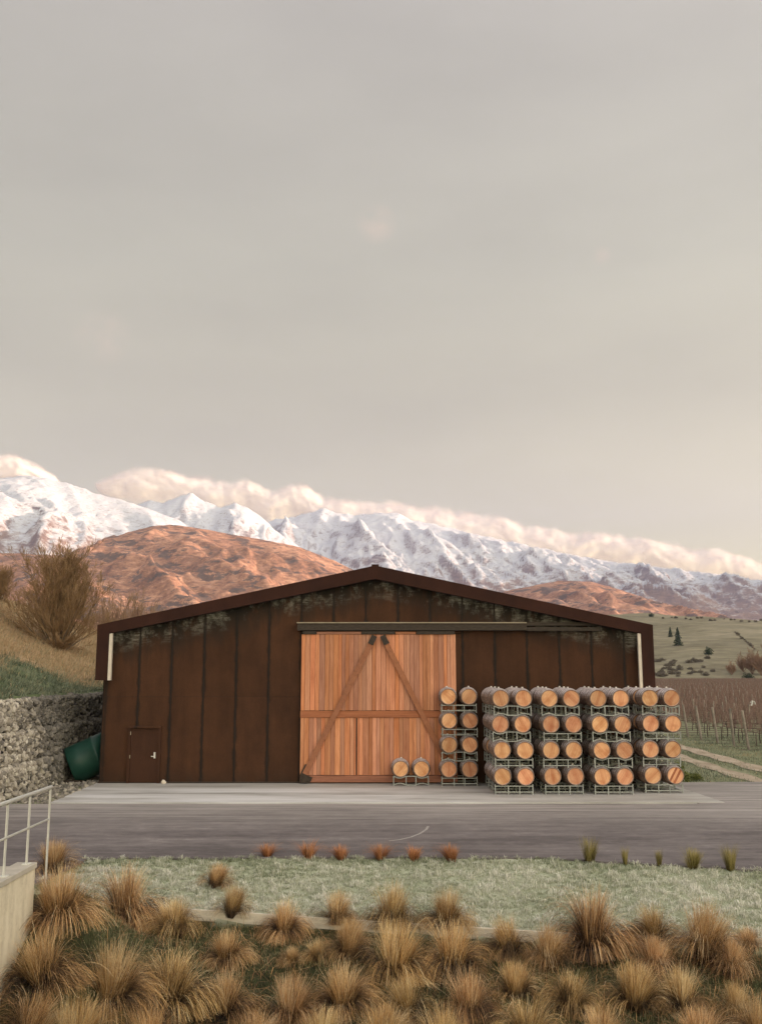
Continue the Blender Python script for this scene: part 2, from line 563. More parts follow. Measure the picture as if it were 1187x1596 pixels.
def m_asphalt():
    t = MT('asphalt', 0.88, 0, 0.2)
    st = t.noise(t.coords('Position', (0.09, 0.85, 1)), 1.0, 6, 0.62)
    st2 = t.noise(t.coords('Position', (0.16, 3.2, 1)), 1.0, 6, 0.7)
    st3 = t.noise(t.coords('Position', (0.45, 9.0, 1)), 1.0, 4, 0.7)
    gr = t.noise(t.coords('Position'), 60, 3, 0.8)
    pat = t.noise(t.coords('Position', (0.22, 0.5, 1)), 1.0, 5, 0.6)
    mot = t.noise(t.coords('Position', (1.5, 2.4, 1)), 1.0, 7, 0.75)
    f = t.math('ADD', t.math('MULTIPLY', st, 0.20), t.math('ADD', t.math('MULTIPLY', st2, 0.18), t.math('ADD', t.math('MULTIPLY', mot, 0.34), t.math('MULTIPLY', pat, 0.28))))
    c = t.ramp(f, [(0.36, (0.075, 0.064, 0.066)), (0.47, (0.130, 0.112, 0.114)), (0.56, (0.20, 0.174, 0.174)), (0.68, (0.37, 0.335, 0.325))])
    # frost lies on the half nearer to the slab
    fr = t.math('MULTIPLY', t.rng(t.pos('Y'), 25.0, 31.5, 0.0, 1.0, True), t.rng(st2, 0.36, 0.62, 0.25, 1.0))
    c = t.mix(t.math('MULTIPLY', fr, 0.72), c, (0.46, 0.42, 0.40))
    c = t.value(c, t.rng(gr, 0.25, 0.75, 0.82, 1.18))
    return t.done(c, gr, 0.35, 0.006)


def m_slab():
    t = MT('concrete', 0.82, 0, 0.25)
    st = t.noise(t.coords('Position', (0.14, 0.9, 1)), 1.0, 6, 0.62)
    st2 = t.noise(t.coords('Position', (0.6, 2.0, 1)), 1.0, 6, 0.62)
    gr = t.noise(t.coords('Position'), 30, 4, 0.8)
    f = t.math('ADD', t.math('MULTIPLY', st, 0.55), t.math('MULTIPLY', st2, 0.45))
    c = t.ramp(f, [(0.34, (0.25, 0.232, 0.215)), (0.48, (0.36, 0.338, 0.318)), (0.62, (0.46, 0.437, 0.415))])
    fr = t.math('MULTIPLY', t.rng(t.pos('Y'), 35.9, 34.3, 0.0, 1.0, True), t.rng(st, 0.36, 0.60))
    fr = t.math('MULTIPLY', fr, t.rng(t.pos('X'), 6.0, 2.0, 0.15, 1.0, True))
    c = t.mix(t.math('MULTIPLY', fr, 0.85), c, (0.66, 0.645, 0.66))
    c = t.value(c, t.rng(gr, 0.25, 0.75, 0.9, 1.1))
    return t.done(c, gr, 0.2, 0.004)


M['asphalt'] = m_asphalt()
M['slab'] = m_slab()
M['terrace'] = m_simple('terrace_concrete', (0.40, 0.36, 0.31), (0.52, 0.47, 0.41), 5, 0.85)


def m_retaining():
    t = MT('board_marked_concrete', 0.85, 0, 0.2)
    n = t.noise(t.coords('Position', (1, 2.2, 0.35)), 2.0, 6, 0.6)
    g = t.noise(t.coords('Position'), 14, 5, 0.7)
    f = t.math('ADD', t.math('MULTIPLY', n, 0.7), t.math('MULTIPLY', g, 0.3))
    return t.done(t.ramp(f, [(0.3, (0.44, 0.37, 0.28)), (0.5, (0.68, 0.60, 0.47)), (0.7, (0.78, 0.71, 0.59))]), g, 0.2, 0.006)


M['retaining'] = m_retaining()
M['rail'] = m_simple('galvanised_rail', (0.58, 0.57, 0.53), (0.70, 0.685, 0.63), 8, 0.5, 0.15)
M['timber_edge'] = m_simple('weathered_timber', (0.55, 0.48, 0.39), (0.72, 0.65, 0.54), 3, 0.85, stretch=(1, 8, 8))
M['rack'] = m_simple('rack_galvanised', (0.24, 0.25, 0.235), (0.36, 0.37, 0.34), 7, 0.6, 0.0, rnd=True, var=0.12)
M['tank'] = m_simple('green_plastic', (0.006, 0.036, 0.026), (0.010, 0.052, 0.038), 2, 0.45, spec=0.4)


def m_hoop():
    t = MT('barrel_hoop', 0.6, 0.3, 0.3)
    n = t.noise(t.coords('Object', (1, 1, 1), True), 9, 6, 0.6)
    c = t.ramp(n, [(0.3, (0.07, 0.058, 0.054)), (0.7, (0.19, 0.16, 0.15))])
    fz = t.math('MULTIPLY', t.rng(t.normal_z(), 0.25, 0.85, 0.0, 1.0, True), t.rng(n, 0.3, 0.6, 0.3, 1.0))
    return t.done(t.mix(t.math('MULTIPLY', fz, 0.7), c, (0.66, 0.58, 0.59)), n, 0.15, 0.003)


M['hoop'] = m_hoop()
M['bung'] = m_simple('pale_bung', (0.6, 0.56, 0.52), (0.75, 0.7, 0.65), 6, 0.6)


def m_barrel_head():
    t = MT('barrel_head_oak', 0.7, 0, 0.25)
    co = t.coords('Object', (9, 9, 1.2), True)
    n = t.noise(co, 1.3, 6, 0.6, 0.4)
    blot = t.noise(t.coords('Object', (1, 1, 1), True), 3.0, 5, 0.6)
    f = t.math('ADD', t.math('MULTIPLY', n, 0.45), t.math('MULTIPLY', t.attr('tint'), 0.55))
    c = t.ramp(f, [(0.10, (0.20, 0.055, 0.022)), (0.34, (0.57, 0.265, 0.125)), (0.55, (0.71, 0.395, 0.205)), (0.78, (0.80, 0.51, 0.30))])
    c = t.mix(t.rng(blot, 0.48, 0.70, 0, 0.65), c, (0.44, 0.155, 0.055))
    c = t.value(c, t.rng(t.rand(), 0, 1, 0.76, 1.14))
    hs = t.N('ShaderNodeHueSaturation'); t.L(c, hs.inputs['Color'])
    t.L(t.rng(t.math('FRACT', t.math('MULTIPLY', t.rand(), 9.1)), 0, 1, 0.487, 0.503), hs.inputs['Hue'])
    return t.done(hs.outputs['Color'], n, 0.2, 0.003)


def m_barrel_body():
    t = MT('barrel_stave_oak', 0.78, 0, 0.2)
    co = t.coords('Object', (3, 1.0, 3), True)
    n = t.noise(co, 3.0, 6, 0.6)
    f = t.math('ADD', t.math('MULTIPLY', n, 0.6), t.math('MULTIPLY', t.attr('tint'), 0.4))
    c = t.ramp(f, [(0.25, (0.12, 0.072, 0.054)), (0.5, (0.27, 0.168, 0.124)), (0.75, (0.40, 0.275, 0.21))])
    c = t.value(c, t.rng(t.rand(), 0, 1, 0.85, 1.15))
    # hoar frost settled on the upward side
    fz = t.math('MULTIPLY', t.rng(t.normal_z(), 0.0, 0.60, 0.0, 1.0, True), t.rng(n, 0.3, 0.6, 0.35, 1.0))
    c = t.mix(t.math('MULTIPLY', fz, 0.88), c, (0.78, 0.69, 0.70))
    return t.done(c, n, 0.2, 0.003)


M['head'] = m_barrel_head()
M['body'] = m_barrel_body()

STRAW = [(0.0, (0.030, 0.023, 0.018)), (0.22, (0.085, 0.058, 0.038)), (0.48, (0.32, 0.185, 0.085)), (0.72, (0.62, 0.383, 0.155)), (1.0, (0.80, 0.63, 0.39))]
M['tussock'] = m_tinted('tussock_straw', STRAW, 0.14, hue=0.012)
M['tussock_orange'] = m_tinted('young_tussock', [(0.0, (0.12, 0.05, 0.022)), (0.5, (0.42, 0.17, 0.075)), (1.0, (0.62, 0.32, 0.16))], 0.12)
M['tussock_green'] = m_tinted('green_tussock', [(0.0, (0.07, 0.055, 0.02)), (0.5, (0.26, 0.215, 0.075)), (1.0, (0.44, 0.36, 0.15))], 0.12)
M['frost_grass'] = m_tinted('frosted_grass', [(0.0, (0.075, 0.105, 0.042)), (0.30, (0.19, 0.215, 0.13)), (0.55, (0.38, 0.395, 0.29)), (0.78, (0.56, 0.55, 0.46)), (1.0, (0.76, 0.73, 0.67))])
M['low_grass'] = m_tinted('undergrowth_grass', [(0.0, (0.035, 0.042, 0.019)), (0.45, (0.085, 0.096, 0.043)), (0.72, (0.16, 0.155, 0.082)), (1.0, (0.36, 0.28, 0.16))])  # dark olive grass between the tussocks
M['bank_grass'] = m_tinted('bank_grass', [(0.0, (0.075, 0.09, 0.06)), (0.35, (0.22, 0.25, 0.18)), (0.55, (0.30, 0.28, 0.18)), (0.75, (0.42, 0.29, 0.175)), (1.0, (0.56, 0.42, 0.275))])
M['twig'] = m_simple('willow_twig', (0.19, 0.115, 0.060), (0.31, 0.195, 0.105), 2, 0.85)
M['bark'] = m_simple('willow_bark', (0.07, 0.05, 0.036), (0.16, 0.115, 0.08), 8, 0.9)
M['far_twig'] = m_simple('bare_far_twig', (0.22, 0.135, 0.09), (0.31, 0.19, 0.13), 0.5, 0.9)
M['vine'] = m_tinted('vine_wood', [(0.0, (0.042, 0.033, 0.029)), (0.4, (0.125, 0.086, 0.074)), (1.0, (0.28, 0.180, 0.152))], 0.15)
M['post'] = m_simple('grey_post', (0.17, 0.145, 0.125), (0.35, 0.30, 0.255), 3, 0.9, var=0.2, rnd=True)
M['pale_post'] = m_simple('pale_marker_post', (0.62, 0.56, 0.46), (0.75, 0.68, 0.58), 3, 0.7)
M['conifer'] = m_tinted('conifer_needles', [(0.0, (0.018, 0.026, 0.016)), (0.5, (0.036, 0.052, 0.031)), (1.0, (0.066, 0.085, 0.048))], 0.15)
M['shrub'] = m_tinted('low_shrub', [(0.0, (0.05, 0.07, 0.02)), (0.5, (0.13, 0.15, 0.045)), (1.0, (0.27, 0.25, 0.09))], 0.1)
M['scrub'] = m_tinted('brown_scrub', [(0.0, (0.075, 0.065, 0.05)), (0.5, (0.15, 0.125, 0.10)), (1.0, (0.24, 0.195, 0.155))], 0.12)


# ------------------------------------------------------------------ the ground
def lawn_edge(X):
    X = np.asarray(X, float)
    e = 22.45 - 0.30 * np.clip(X - 3.6, 0, 8) - 0.02 * np.abs(X)
    return np.where(X < -6.2, e - 8.0 * sstep(-6.6, -7.0, X), e)


def edging_y(X): return 18.47 - 0.168 * np.asarray(X, float)


def gz(X, Y):
    X = np.asarray(X, float); Y = np.asarray(Y, float)
    z = np.zeros(np.broadcast(X, Y).shape) - 0.05
    le = lawn_edge(X); ed = edging_y(X)
    t = np.clip(le - Y, 0, None)
    zl = -0.05 - 0.115 * t
    zb = -0.05 - 0.115 * np.clip(le - ed, 0, None) - 0.14 - 0.16 * (ed - Y)
    zb = np.maximum(zb, -3.0) + 0.7 * sstep(-2.4, -4.6, X) * sstep(9, 13, Y) * (1 - sstep(15.5, 19, Y)) + 1.15 * sstep(-3.5, -4.8, X) * sstep(12.0, 14.4, Y) * (1 - sstep(15.2, 18.5, Y))
    zf = np.where(Y > ed, zl, zb)
    k = sstep(-24, -18, X) * (1 - sstep(22, 30, X))
    z = np.where(Y < le, zf * k - 0.05 * (1 - k), z)
    # the hand-side bank held by the gabion wall
    bank = 3.18 + 0.375 * np.clip(-14.0 - X, 0, 60) * (1 - 0.45 * sstep(10, 60, -14 - X))
    bank = bank + 0.22 * fbm(X * 0.35, Y * 0.35, 4, 5) + 0.10 * perlin(X * 1.4, Y * 1.4, 9) + 0.8 * sstep(40, 62, Y) * sstep(-20, -25, X)
    m = sstep(-12.62, -12.78, X) * sstep(14, 25, Y) * (1 - sstep(66, 170, Y))
    z = z + (bank + 0.05) * m
    # gentle relief on the fields
    far = sstep(60, 200, Y) * (1 - m)
    z = z + far * 0.25 * fbm(X * 0.02, Y * 0.02, 3, 3)
    return z


def axis(dense, lo, hi, growth=1.22):
    a = list(dense)
    s = a[-1] - a[-2]
    while a[-1] < hi: s *= growth; a.append(min(a[-1] + s, hi))
    s = a[1] - a[0]
    while a[0] > lo: s *= growth; a.insert(0, max(a[0] - s, lo))
    return np.array(a)


gx = axis(sorted(set(np.round(np.concatenate([np.arange(-32, 26, 0.4), np.arange(-13, -12, 0.08), np.arange(-8, 11, 0.2)]), 3))), -9000, 9000)
gy = axis(sorted(set(np.round(np.concatenate([np.arange(8, 24, 0.2), np.arange(24, 76, 0.5)]), 3))), -3500, 10300)


def m_ground():
    t = MT('field_soil_and_grass', 0.95, 0, 0.1)
    co = t.coords('Position')
    n1 = t.noise(t.coords('Position', (0.5, 1, 1)), 0.35, 6, 0.65)
    n2 = t.noise(co, 3.5, 6, 0.7)
    f = t.math('ADD', t.math('MULTIPLY', n1, 0.55), t.math('MULTIPLY', n2, 0.45))
    c = t.ramp(f, [(0.32, (0.125, 0.11, 0.07)), (0.46, (0.19, 0.20, 0.115)), (0.58, (0.28, 0.28, 0.18)), (0.72, (0.37, 0.325, 0.235))])
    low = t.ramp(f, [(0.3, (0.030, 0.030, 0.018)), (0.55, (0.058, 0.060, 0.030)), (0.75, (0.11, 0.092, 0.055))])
    frost = t.ramp(f, [(0.3, (0.16, 0.18, 0.11)), (0.5, (0.36, 0.38, 0.27)), (0.7, (0.52, 0.50, 0.42))])
    dry = t.ramp(f, [(0.3, (0.22, 0.145, 0.09)), (0.5, (0.35, 0.24, 0.15)), (0.7, (0.46, 0.34, 0.225))])
    bankg = t.ramp(f, [(0.3, (0.055, 0.075, 0.038)), (0.5, (0.13, 0.16, 0.085)), (0.7, (0.22, 0.24, 0.15))])
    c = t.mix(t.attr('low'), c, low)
    c = t.mix(t.attr('lawn'), c, frost)
    c = t.mix(t.attr('bank'), c, bankg)
    c = t.mix(t.attr('dry'), c, dry)
    # sprayed strips under the vine rows
    w = t.math('FRACT', t.math('DIVIDE', t.math('ADD', t.pos('Y'), -53.0 + 1.25), 2.5))
    w = t.math('ABSOLUTE', t.math('SUBTRACT', w, 0.5))
    w = t.math('ADD', w, t.rng(n2, 0.3, 0.7, -0.09, 0.09))
    strip = t.math('MULTIPLY', t.rng(w, 0.13, 0.22, 1.0, 0.0), t.attr('vines'))
    c = t.mix(t.math('MULTIPLY', strip, 0.85), c, (0.095, 0.070, 0.055))
    return t.done(c, n2, 0.5, 0.05)


def bank_dry(X, Y):
    n = fbm(X * 0.25, Y * 0.25, 4, 21)
    k = (-14 - X) / 5.0 + (Y - 46) / 9.0
    return sstep(-0.25, 0.55, k + 0.9 * n - 0.42)


def on_bank(X, Y): return sstep(-12.6, -12.8, X) * sstep(14, 25, Y) * (1 - sstep(120, 200, Y))


ground = grid_mesh('ground', gx, gy, gz, m_ground(), None, {
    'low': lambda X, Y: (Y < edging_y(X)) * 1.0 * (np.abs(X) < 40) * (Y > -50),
    'lawn': lambda X, Y: ((Y >= edging_y(X)) & (Y < lawn_edge(X) + 0.3)) * 1.0 * (np.abs(X) < 40),
    'bank': lambda X, Y: on_bank(X, Y),
    'dry': lambda X, Y: on_bank(X, Y) * bank_dry(X, Y),
    'vines': lambda X, Y: (X > 18.8) * (Y > 51) * (Y < 420) * 1.0,
})
tag(ground, kind='structure')


# road, slab, track as sheets
def sheet(name, poly, z, mat, thick=0.0):
    n = len(poly)
    if thick:
        V = [(x, y, z) for x, y in poly] + [(x, y, z - thick) for x, y in poly]
        F = [list(range(n))] + [[i, i + n, (i + 1) % n + n, (i + 1) % n] for i in range(n)]
    else:
        V = [(x, y, z) for x, y in poly]; F = [list(range(n))]
    return tag(link(name, meshdata(name, V, F, mat)), kind='structure')


edge_pts = [(x, float(lawn_edge(x)) + 0.12 * math.sin(x * 2.1) * 0.3 + 0.05 * math.sin(x * 7.3)) for x in np.arange(-12.0, 14.01, 0.25)]
sheet('asphalt_yard', [(-12.1, 13.0)] + edge_pts + [(30, 18.4), (60, 20), (60, 36.6), (22, 37.2), (16.5, 37.6), (10.0, 37.2), (10.0, 31.3), (-12.1, 31.3)], -0.016, M['asphalt'], 0.05)
sheet('concrete_slab', [(-10.42, 31.4), (10.85, 31.55), (10.55, 37.4), (-10.55, 37.4)], 0.0, M['slab'], 0.06)


def m_track():
    t = MT('clay_track', 0.95, 0, 0.1)
    n = t.noise(t.coords('Position', (1, 0.3, 1)), 2.2, 6, 0.7)
    return t.done(t.ramp(n, [(0.3, (0.25, 0.195, 0.14)), (0.5, (0.41, 0.33, 0.255)), (0.7, (0.53, 0.44, 0.35))]), n, 0.4, 0.03)


M['track_dirt'] = m_track()
for k, (xa, w) in enumerate(((14.55, 0.85), (16.35, 0.95))):
    L_, R_ = [], []
    for y in np.arange(37.3, 120, 0.7):
        cx = xa + 0.0004 * (y - 37) ** 2 + 0.25 * math.sin(y * 0.13)
        L_.append((cx - w / 2 + 0.10 * math.sin(y * 1.7 + k), y)); R_.append((cx + w / 2 + 0.10 * math.sin(y * 1.3 + 2 * k), y))
    V = [(x, y, float(gz(x, y)) + 0.03) for x, y in L_] + [(x, y, float(gz(x, y)) + 0.03) for x, y in R_]
    n = len(L_)
    F = [[i, i + n, i + n + 1, i + 1] for i in range(n - 1)]
    tag(link('dirt_track', meshdata('dirt_track', V, F, M['track_dirt'])), kind='structure')

# a pale curved tyre trace on the asphalt
M['frost_line'] = m_simple('frosted_tyre_trace', (0.30, 0.27, 0.26), (0.40, 0.37, 0.355), 12, 0.9)
pts = [hit(px, py, lambda X, Y: X * 0 - 0.016, 20, 40) for px, py in ((606, 1311), (622, 1309), (640, 1305), (655, 1299), (664, 1293), (667, 1288))]
P_ = np.array(pts); P_[:, 2] = -0.011
V = []
for i in range(len(P_)):
    d = P_[min(i + 1, len(P_) - 1)] - P_[max(i - 1, 0)]; d /= np.linalg.norm(d); nn = np.array((-d[1], d[0], 0))
    V += [P_[i] - nn * 0.035, P_[i] + nn * 0.035]
tag(link('tyre_trace', meshdata('tyre_trace', V, [[2 * i, 2 * i + 1, 2 * i + 3, 2 * i + 2] for i in range(len(P_) - 1)], M['frost_line'])), kind='structure')


# ------------------------------------------------------------------ hills and mountains
def crest(pts, Y):
    a = np.array([at_y(px, py, Y) for px, py in pts])
    return a[:, 0], a[:, 2]


def H(X, c): return np.interp(X, c[0], c[1])


C1 = crest([(-500, 735), (-100, 742), (0, 741), (40, 736), (80, 741), (110, 750), (150, 764), (190, 775), (225, 786), (280, 806), (340, 846), (420, 900), (520, 960), (700, 1030)], 5000)
C2 = crest([(60, 870), (150, 815), (205, 785), (235, 776), (255, 780), (280, 770), (298, 766), (315, 777), (345, 789), (368, 780), (385, 785), (405, 800), (435, 826), (470, 856), (520, 895), (620, 960), (800, 1030)], 5900)
C3 = crest([(-400, 830), (300, 830), (400, 815), (430, 806), (460, 803), (490, 793), (505, 787), (525, 797), (560, 799), (595, 795), (622, 797), (640, 806), (700, 819), (760, 834), (830, 848), (900, 864), (960, 874), (1050, 884), (1120, 893), (1187, 903), (1400, 925), (1800, 965)], 7400)


def mountains(X, Y):
    wx = X + 170 * fbm(X / 800, Y / 800, 3, 61); wy = Y + 220 * fbm(X / 800, Y / 800, 3, 67)
    rg = ridged((wx + 0.35 * wy) / 560, (wy - 0.2 * wx) / 2300, 5, 71, 0.5)           # spurs and gullies
    rg2 = ridged((wx + 0.6 * wy) / 210, (wy - 0.4 * wx) / 700, 5, 83, 0.6)
    rg3 = ridged((wx - 0.4 * wy) / 95, (wy + 0.3 * wx) / 150, 3, 89, 0.6)
    fine = fbm(X / 60, Y / 60, 3, 91)

    def layer(c, Yc, Wf, Wb, p, a1, a2, a3, cr):
        h = H(X + 0.12 * (Yc - Y), c)
        u = np.where(Y < Yc, (Yc - Y) / Wf, (Y - Yc) / Wb)
        uc = np.clip(u, 0, 1)
        base = h * (1 - uc) ** p
        w = np.clip(uc * 5, 0, 1) * np.clip((1 - uc) * 1.6, 0, 1)
        e = np.clip((1 - uc) * 3, 0, 1)
        return base + w * (a1 * (rg - 0.50) + a2 * (rg2 - 0.45)) + (0.35 + 0.65 * w) * a3 * (rg3 - 0.5) * e + cr * (rg2 - 0.45) * (1 - w) + (3 + 9 * w) * fine * e
    a = layer(C1, 5000, 2100, 900, 1.0, 150, 60, 20, 8)
    b = layer(C2, 5900, 1800, 800, 1.05, 260, 90, 30, 22)
    c = layer(C3, 7400, 2900, 1200, 1.15, 300, 85, 28, 22)
    return np.maximum(np.maximum(a, b), c) - 15


def m_mountain():
    t = MT('snowy_mountain_rock', 0.9, 0, 0.1)
    z = t.pos('Z')
    n = t.noise(t.coords('Position'), 0.0042, 8, 0.66)
    n2 = t.noise(t.coords('Position', (1, 1, 2.5)), 0.018, 6, 0.7)
    n3 = t.noise(t.coords('Position', (0.45, 1, 1.6), False, (0, 0, 0.4)), 0.036, 5, 0.7)
    nz = t.normal_z()
    rock = t.ramp(t.math('ADD', t.math('MULTIPLY', n, 0.5), t.math('MULTIPLY', n2, 0.5)), [(0.32, (0.10, 0.085, 0.088)), (0.5, (0.17, 0.130, 0.118)), (0.68, (0.25, 0.18, 0.14))])
    tus = t.ramp(t.math('ADD', t.math('MULTIPLY', n, 0.45), t.math('MULTIPLY', n2, 0.55)), [(0.34, (0.14, 0.100, 0.088)), (0.5, (0.26, 0.170, 0.122)), (0.66, (0.36, 0.235, 0.155))])
    s = t.math('ADD', z, t.rng(n, 0.25, 0.75, -120, 120))
    s = t.math('ADD', s, t.rng(n2, 0.25, 0.75, -150, 150))
    s = t.math('ADD', s, t.rng(n3, 0.25, 0.75, -200, 200))
    s = t.math('ADD', s, t.rng(nz, 0.55, 0.95, -190, 60))
    snow = t.rng(s, 400, 640, 0, 1)
    # wind-scoured rock and tussock heads breaking the snow on steep ground
    steep = t.math('ADD', t.rng(nz, 0.55, 0.88, 1.0, 0.0), t.rng(n3, 0.52, 0.66, 0.0, 0.55))
    snow = t.math('SUBTRACT', snow, t.math('MULTIPLY', t.rng(steep, 0.75, 1.25), 0.8), clamp=True)
    spk = t.noise(t.coords('Position', (0.6, 1, 1.8), False, (0, 0, -0.5)), 0.075, 4, 0.75)
    spk = t.math('MULTIPLY', t.rng(spk, 0.54, 0.66), t.rng(n, 0.42, 0.58))
    snow = t.math('SUBTRACT', snow, t.math('MULTIPLY', spk, 0.85), clamp=True)
    bare = t.mix(t.rng(z, 450, 800), tus, rock)
    c = t.mix(snow, bare, (0.54, 0.56, 0.61))
    return t.done(c, t.math('ADD', n2, t.math('MULTIPLY', n3, 0.5)), 0.8, 16.0)


M['mountain'] = m_mountain()
tag(grid_mesh('snow_mountains', np.arange(-3600, 4301, 15.0), np.arange(3000, 8601, 15.0), mountains, M['mountain']), kind='structure')

CT = crest([(-300, 900), (-100, 862), (0, 858), (100, 862), (150, 846), (200, 826), (235, 817), (265, 814), (300, 818), (340, 825), (400, 836), (440, 843), (470, 850), (520, 870), (560, 889), (640, 930), (750, 985), (900, 1040)], 2500)


def tussock_hill(X, Y):
    wx = X + 60 * fbm(X / 300, Y / 300, 3, 5); wy = Y + 60 * fbm(X / 300, Y / 300, 3, 6)
    rg = ridged((wx + 0.45 * wy) / 210, (wy - 0.2 * wx) / 420, 5, 15, 0.5)
    rib = fbm((wx * 0.9 + 0.5 * wy) / 52, (wy - wx * 0.5) / 120, 4, 25) + 0.45 * fbm((wx * 0.55 + wy) / 20, (wx - wy * 0.5) / 60, 3, 27)
    h = H(X + 0.10 * (2500 - Y), CT)
    u = np.where(Y < 2500, (2500 - Y) / 1250, (Y - 2500) / 900)
    uc = np.clip(u, 0, 1)
    base = h * (1 - uc) ** 1.1
    w = np.clip(uc * 5, 0, 1) * np.clip((1 - uc) * 2, 0, 1)
    return base + w * (62 * (rg - 0.5)) + (1.5 + 11 * w) * rib + 1.6 * fbm(X / 16, Y / 16, 3, 35) - 6


def m_tussock_hill():
    t = MT('tussock_hillside', 0.95, 0, 0.1)
    n = t.noise(t.coords('Position'), 0.010, 7, 0.66)
    n2 = t.noise(t.coords('Position', (1, 1, 2.0), False, (0, 0, 0.5)), 0.045, 6, 0.7)
    n3 = t.noise(t.coords('Position', (0.6, 1, 1.6), False, (0, 0, 0.5)), 0.16, 4, 0.75)
    f = t.math('ADD', t.math('MULTIPLY', n, 0.35), t.math('ADD', t.math('MULTIPLY', n2, 0.40), t.math('MULTIPLY', n3, 0.25)))
    c = t.ramp(f, [(0.38, (0.15, 0.088, 0.066)), (0.49, (0.33, 0.175, 0.115)), (0.60, (0.60, 0.345, 0.235))])
    scrub = t.rng(t.noise(t.coords('Position', (0.7, 1.0, 1.6), False, (0, 0, 0.4)), 0.019, 6, 0.68), 0.53, 0.57)
    c = t.mix(t.math('MULTIPLY', scrub, 0.85), c, (0.105, 0.085, 0.078))
    return t.done(c, t.math('ADD', n2, t.math('MULTIPLY', n3, 0.6)), 0.8, 5.0)


M['tussock_hill'] = m_tussock_hill()
tag(grid_mesh('tussock_hill', np.arange(-1700, 701, 5.5), np.arange(1250, 3101, 5.5), tussock_hill, M['tussock_hill']), kind='structure')

CF = crest([(560, 985), (640, 965), (740, 932), (800, 915), (870, 902), (920, 903), (960, 914), (1020, 934), (1080, 950), (1130, 962), (1187, 978), (1300, 1010)], 2900)


def foothill(X, Y):
    wx = X + 50 * fbm(X / 260, Y / 260, 3, 105); wy = Y + 50 * fbm(X / 260, Y / 260, 3, 106)
    rg = ridged((wx + 0.3 * wy) / 190, (wy - 0.2 * wx) / 500, 5, 115, 0.5)
    rib = fbm((wx * 0.9 + 0.5 * wy) / 52, (wy - wx * 0.5) / 120, 4, 125) + 0.45 * fbm((wx * 0.55 + wy) / 20, (wx - wy * 0.5) / 60, 3, 127)
    u = np.where(Y < 2900, (2900 - Y) / 1100, (Y - 2900) / 800)
    uc = np.clip(u, 0, 1)
    w = np.clip(uc * 5, 0, 1) * np.clip((1 - uc) * 2, 0, 1)
    return H(X + 0.08 * (2900 - Y), CF) * (1 - uc) ** 1.1 + w * (60 * (rg - 0.5)) + (1.5 + 9 * w) * rib - 6


tag(grid_mesh('tussock_foothill', np.arange(-150, 1601, 6.5), np.arange(1750, 3601, 6.5), foothill, M['tussock_hill']), kind='structure')

CG = crest([(300, 1000), (700, 975), (850, 962), (940, 958), (1000, 956), (1060, 959), (1120, 962), (1187, 966), (1350, 975), (1700, 1000)], 900)


def grassy_hill(X, Y):
    h = H(X, CG)
    u = np.where(Y < 900, (900 - Y) / 470, (Y - 900) / 500)
    uc = np.clip(u, 0, 1)
    base = h * (1 - uc ** 1.15) ** 1.1
    w = np.clip((1 - uc) * 3, 0, 1)
    g = ridged(X / 120, Y / 170, 4, 45)
    foot = sstep(0.55, 0.9, uc) * w
    return base + w * 4.5 * fbm(X / 80, Y / 80, 5, 41) + foot * 6.0 * (g - 0.5) - 1.2


def m_grassy_hill():
    t = MT('winter_pasture', 0.95, 0, 0.1)
    n = t.noise(t.coords('Position', (1, 1, 3)), 0.018, 7, 0.64)
    n2 = t.noise(t.coords('Position', (0.5, 1, 3)), 0.12, 6, 0.7)
    f = t.math('ADD', t.math('MULTIPLY', n, 0.5), t.math('MULTIPLY', n2, 0.5))
    c = t.ramp(f, [(0.36, (0.135, 0.115, 0.08)), (0.5, (0.225, 0.20, 0.138)), (0.64, (0.33, 0.285, 0.205))])
    return t.done(c, n2, 0.5, 1.2)


M['pasture'] = m_grassy_hill()
tag(grid_mesh('grassy_hill', np.arange(-250, 1301, 5.0), np.arange(425, 1401, 5.0), grassy_hill, M['pasture']), kind='structure')


# the ridge east of the valley: it still keeps the low sun off the valley floor
def east_hill(X, Y):
    top = 470 - 300 * sstep(900, 2300, Y) + 60 * fbm(Y / 400, Y * 0 + 3, 4, 51)
    u = np.clip(np.abs(X - 1900) / 850, 0, 1)
    e = sstep(-3200, -2600, Y) * (1 - sstep(2300, 2900, Y))
    return top * (1 - u) ** 1.1 * e + 18 * fbm(X / 160, Y / 160, 5, 53) * (1 - u) - 8


tag(grid_mesh('east_hill', np.arange(1050, 2801, 25.0), np.arange(-3200, 2951, 25.0), east_hill, M['pasture']), kind='structure')


def shade_range(X, Y):  # unseen range, added to keep the sun off the lower snow slopes
    top = np.interp(Y, [1200, 2700, 3500, 4500, 5600, 6600, 7800, 8800], [0, 60, 800, 1400, 1400, 1200, 1080, 500]) + 200 * fbm(Y / 700, Y * 0 + 7, 4, 57)
    u = np.clip(np.abs(X - 5600) / 1700, 0, 1)
    return np.maximum(top, 0) * (1 - u) ** 1.05 + 110 * (ridged(X / 700, Y / 700, 5, 59) - 0.4) * (1 - u) - 15


tag(grid_mesh('shade_mountains', np.arange(3800, 7401, 50.0), np.arange(1200, 8801, 50.0), shade_range, M['mountain']), kind='structure')


# ------------------------------------------------------------------ clouds lying on the ridge (beyond the haze)
def m_cloud():
    t = MT('cloud_vapour', 1.0, 0, 0.0)
    t.b.inputs['Base Color'].default_value = (0.84, 0.765, 0.73, 1)
    n = t.noise(t.coords('Position'), 0.0050, 7, 0.62)
    a = t.attr('tint')
    al = t.math('ADD', t.math('MULTIPLY', t.math('SUBTRACT', n, 0.5), 0.55), t.math('MULTIPLY_ADD', a, 0.72, -0.03), clamp=True)
    t.L(al, t.b.inputs['Alpha'])
    return t.m


M['cloud'] = m_cloud()


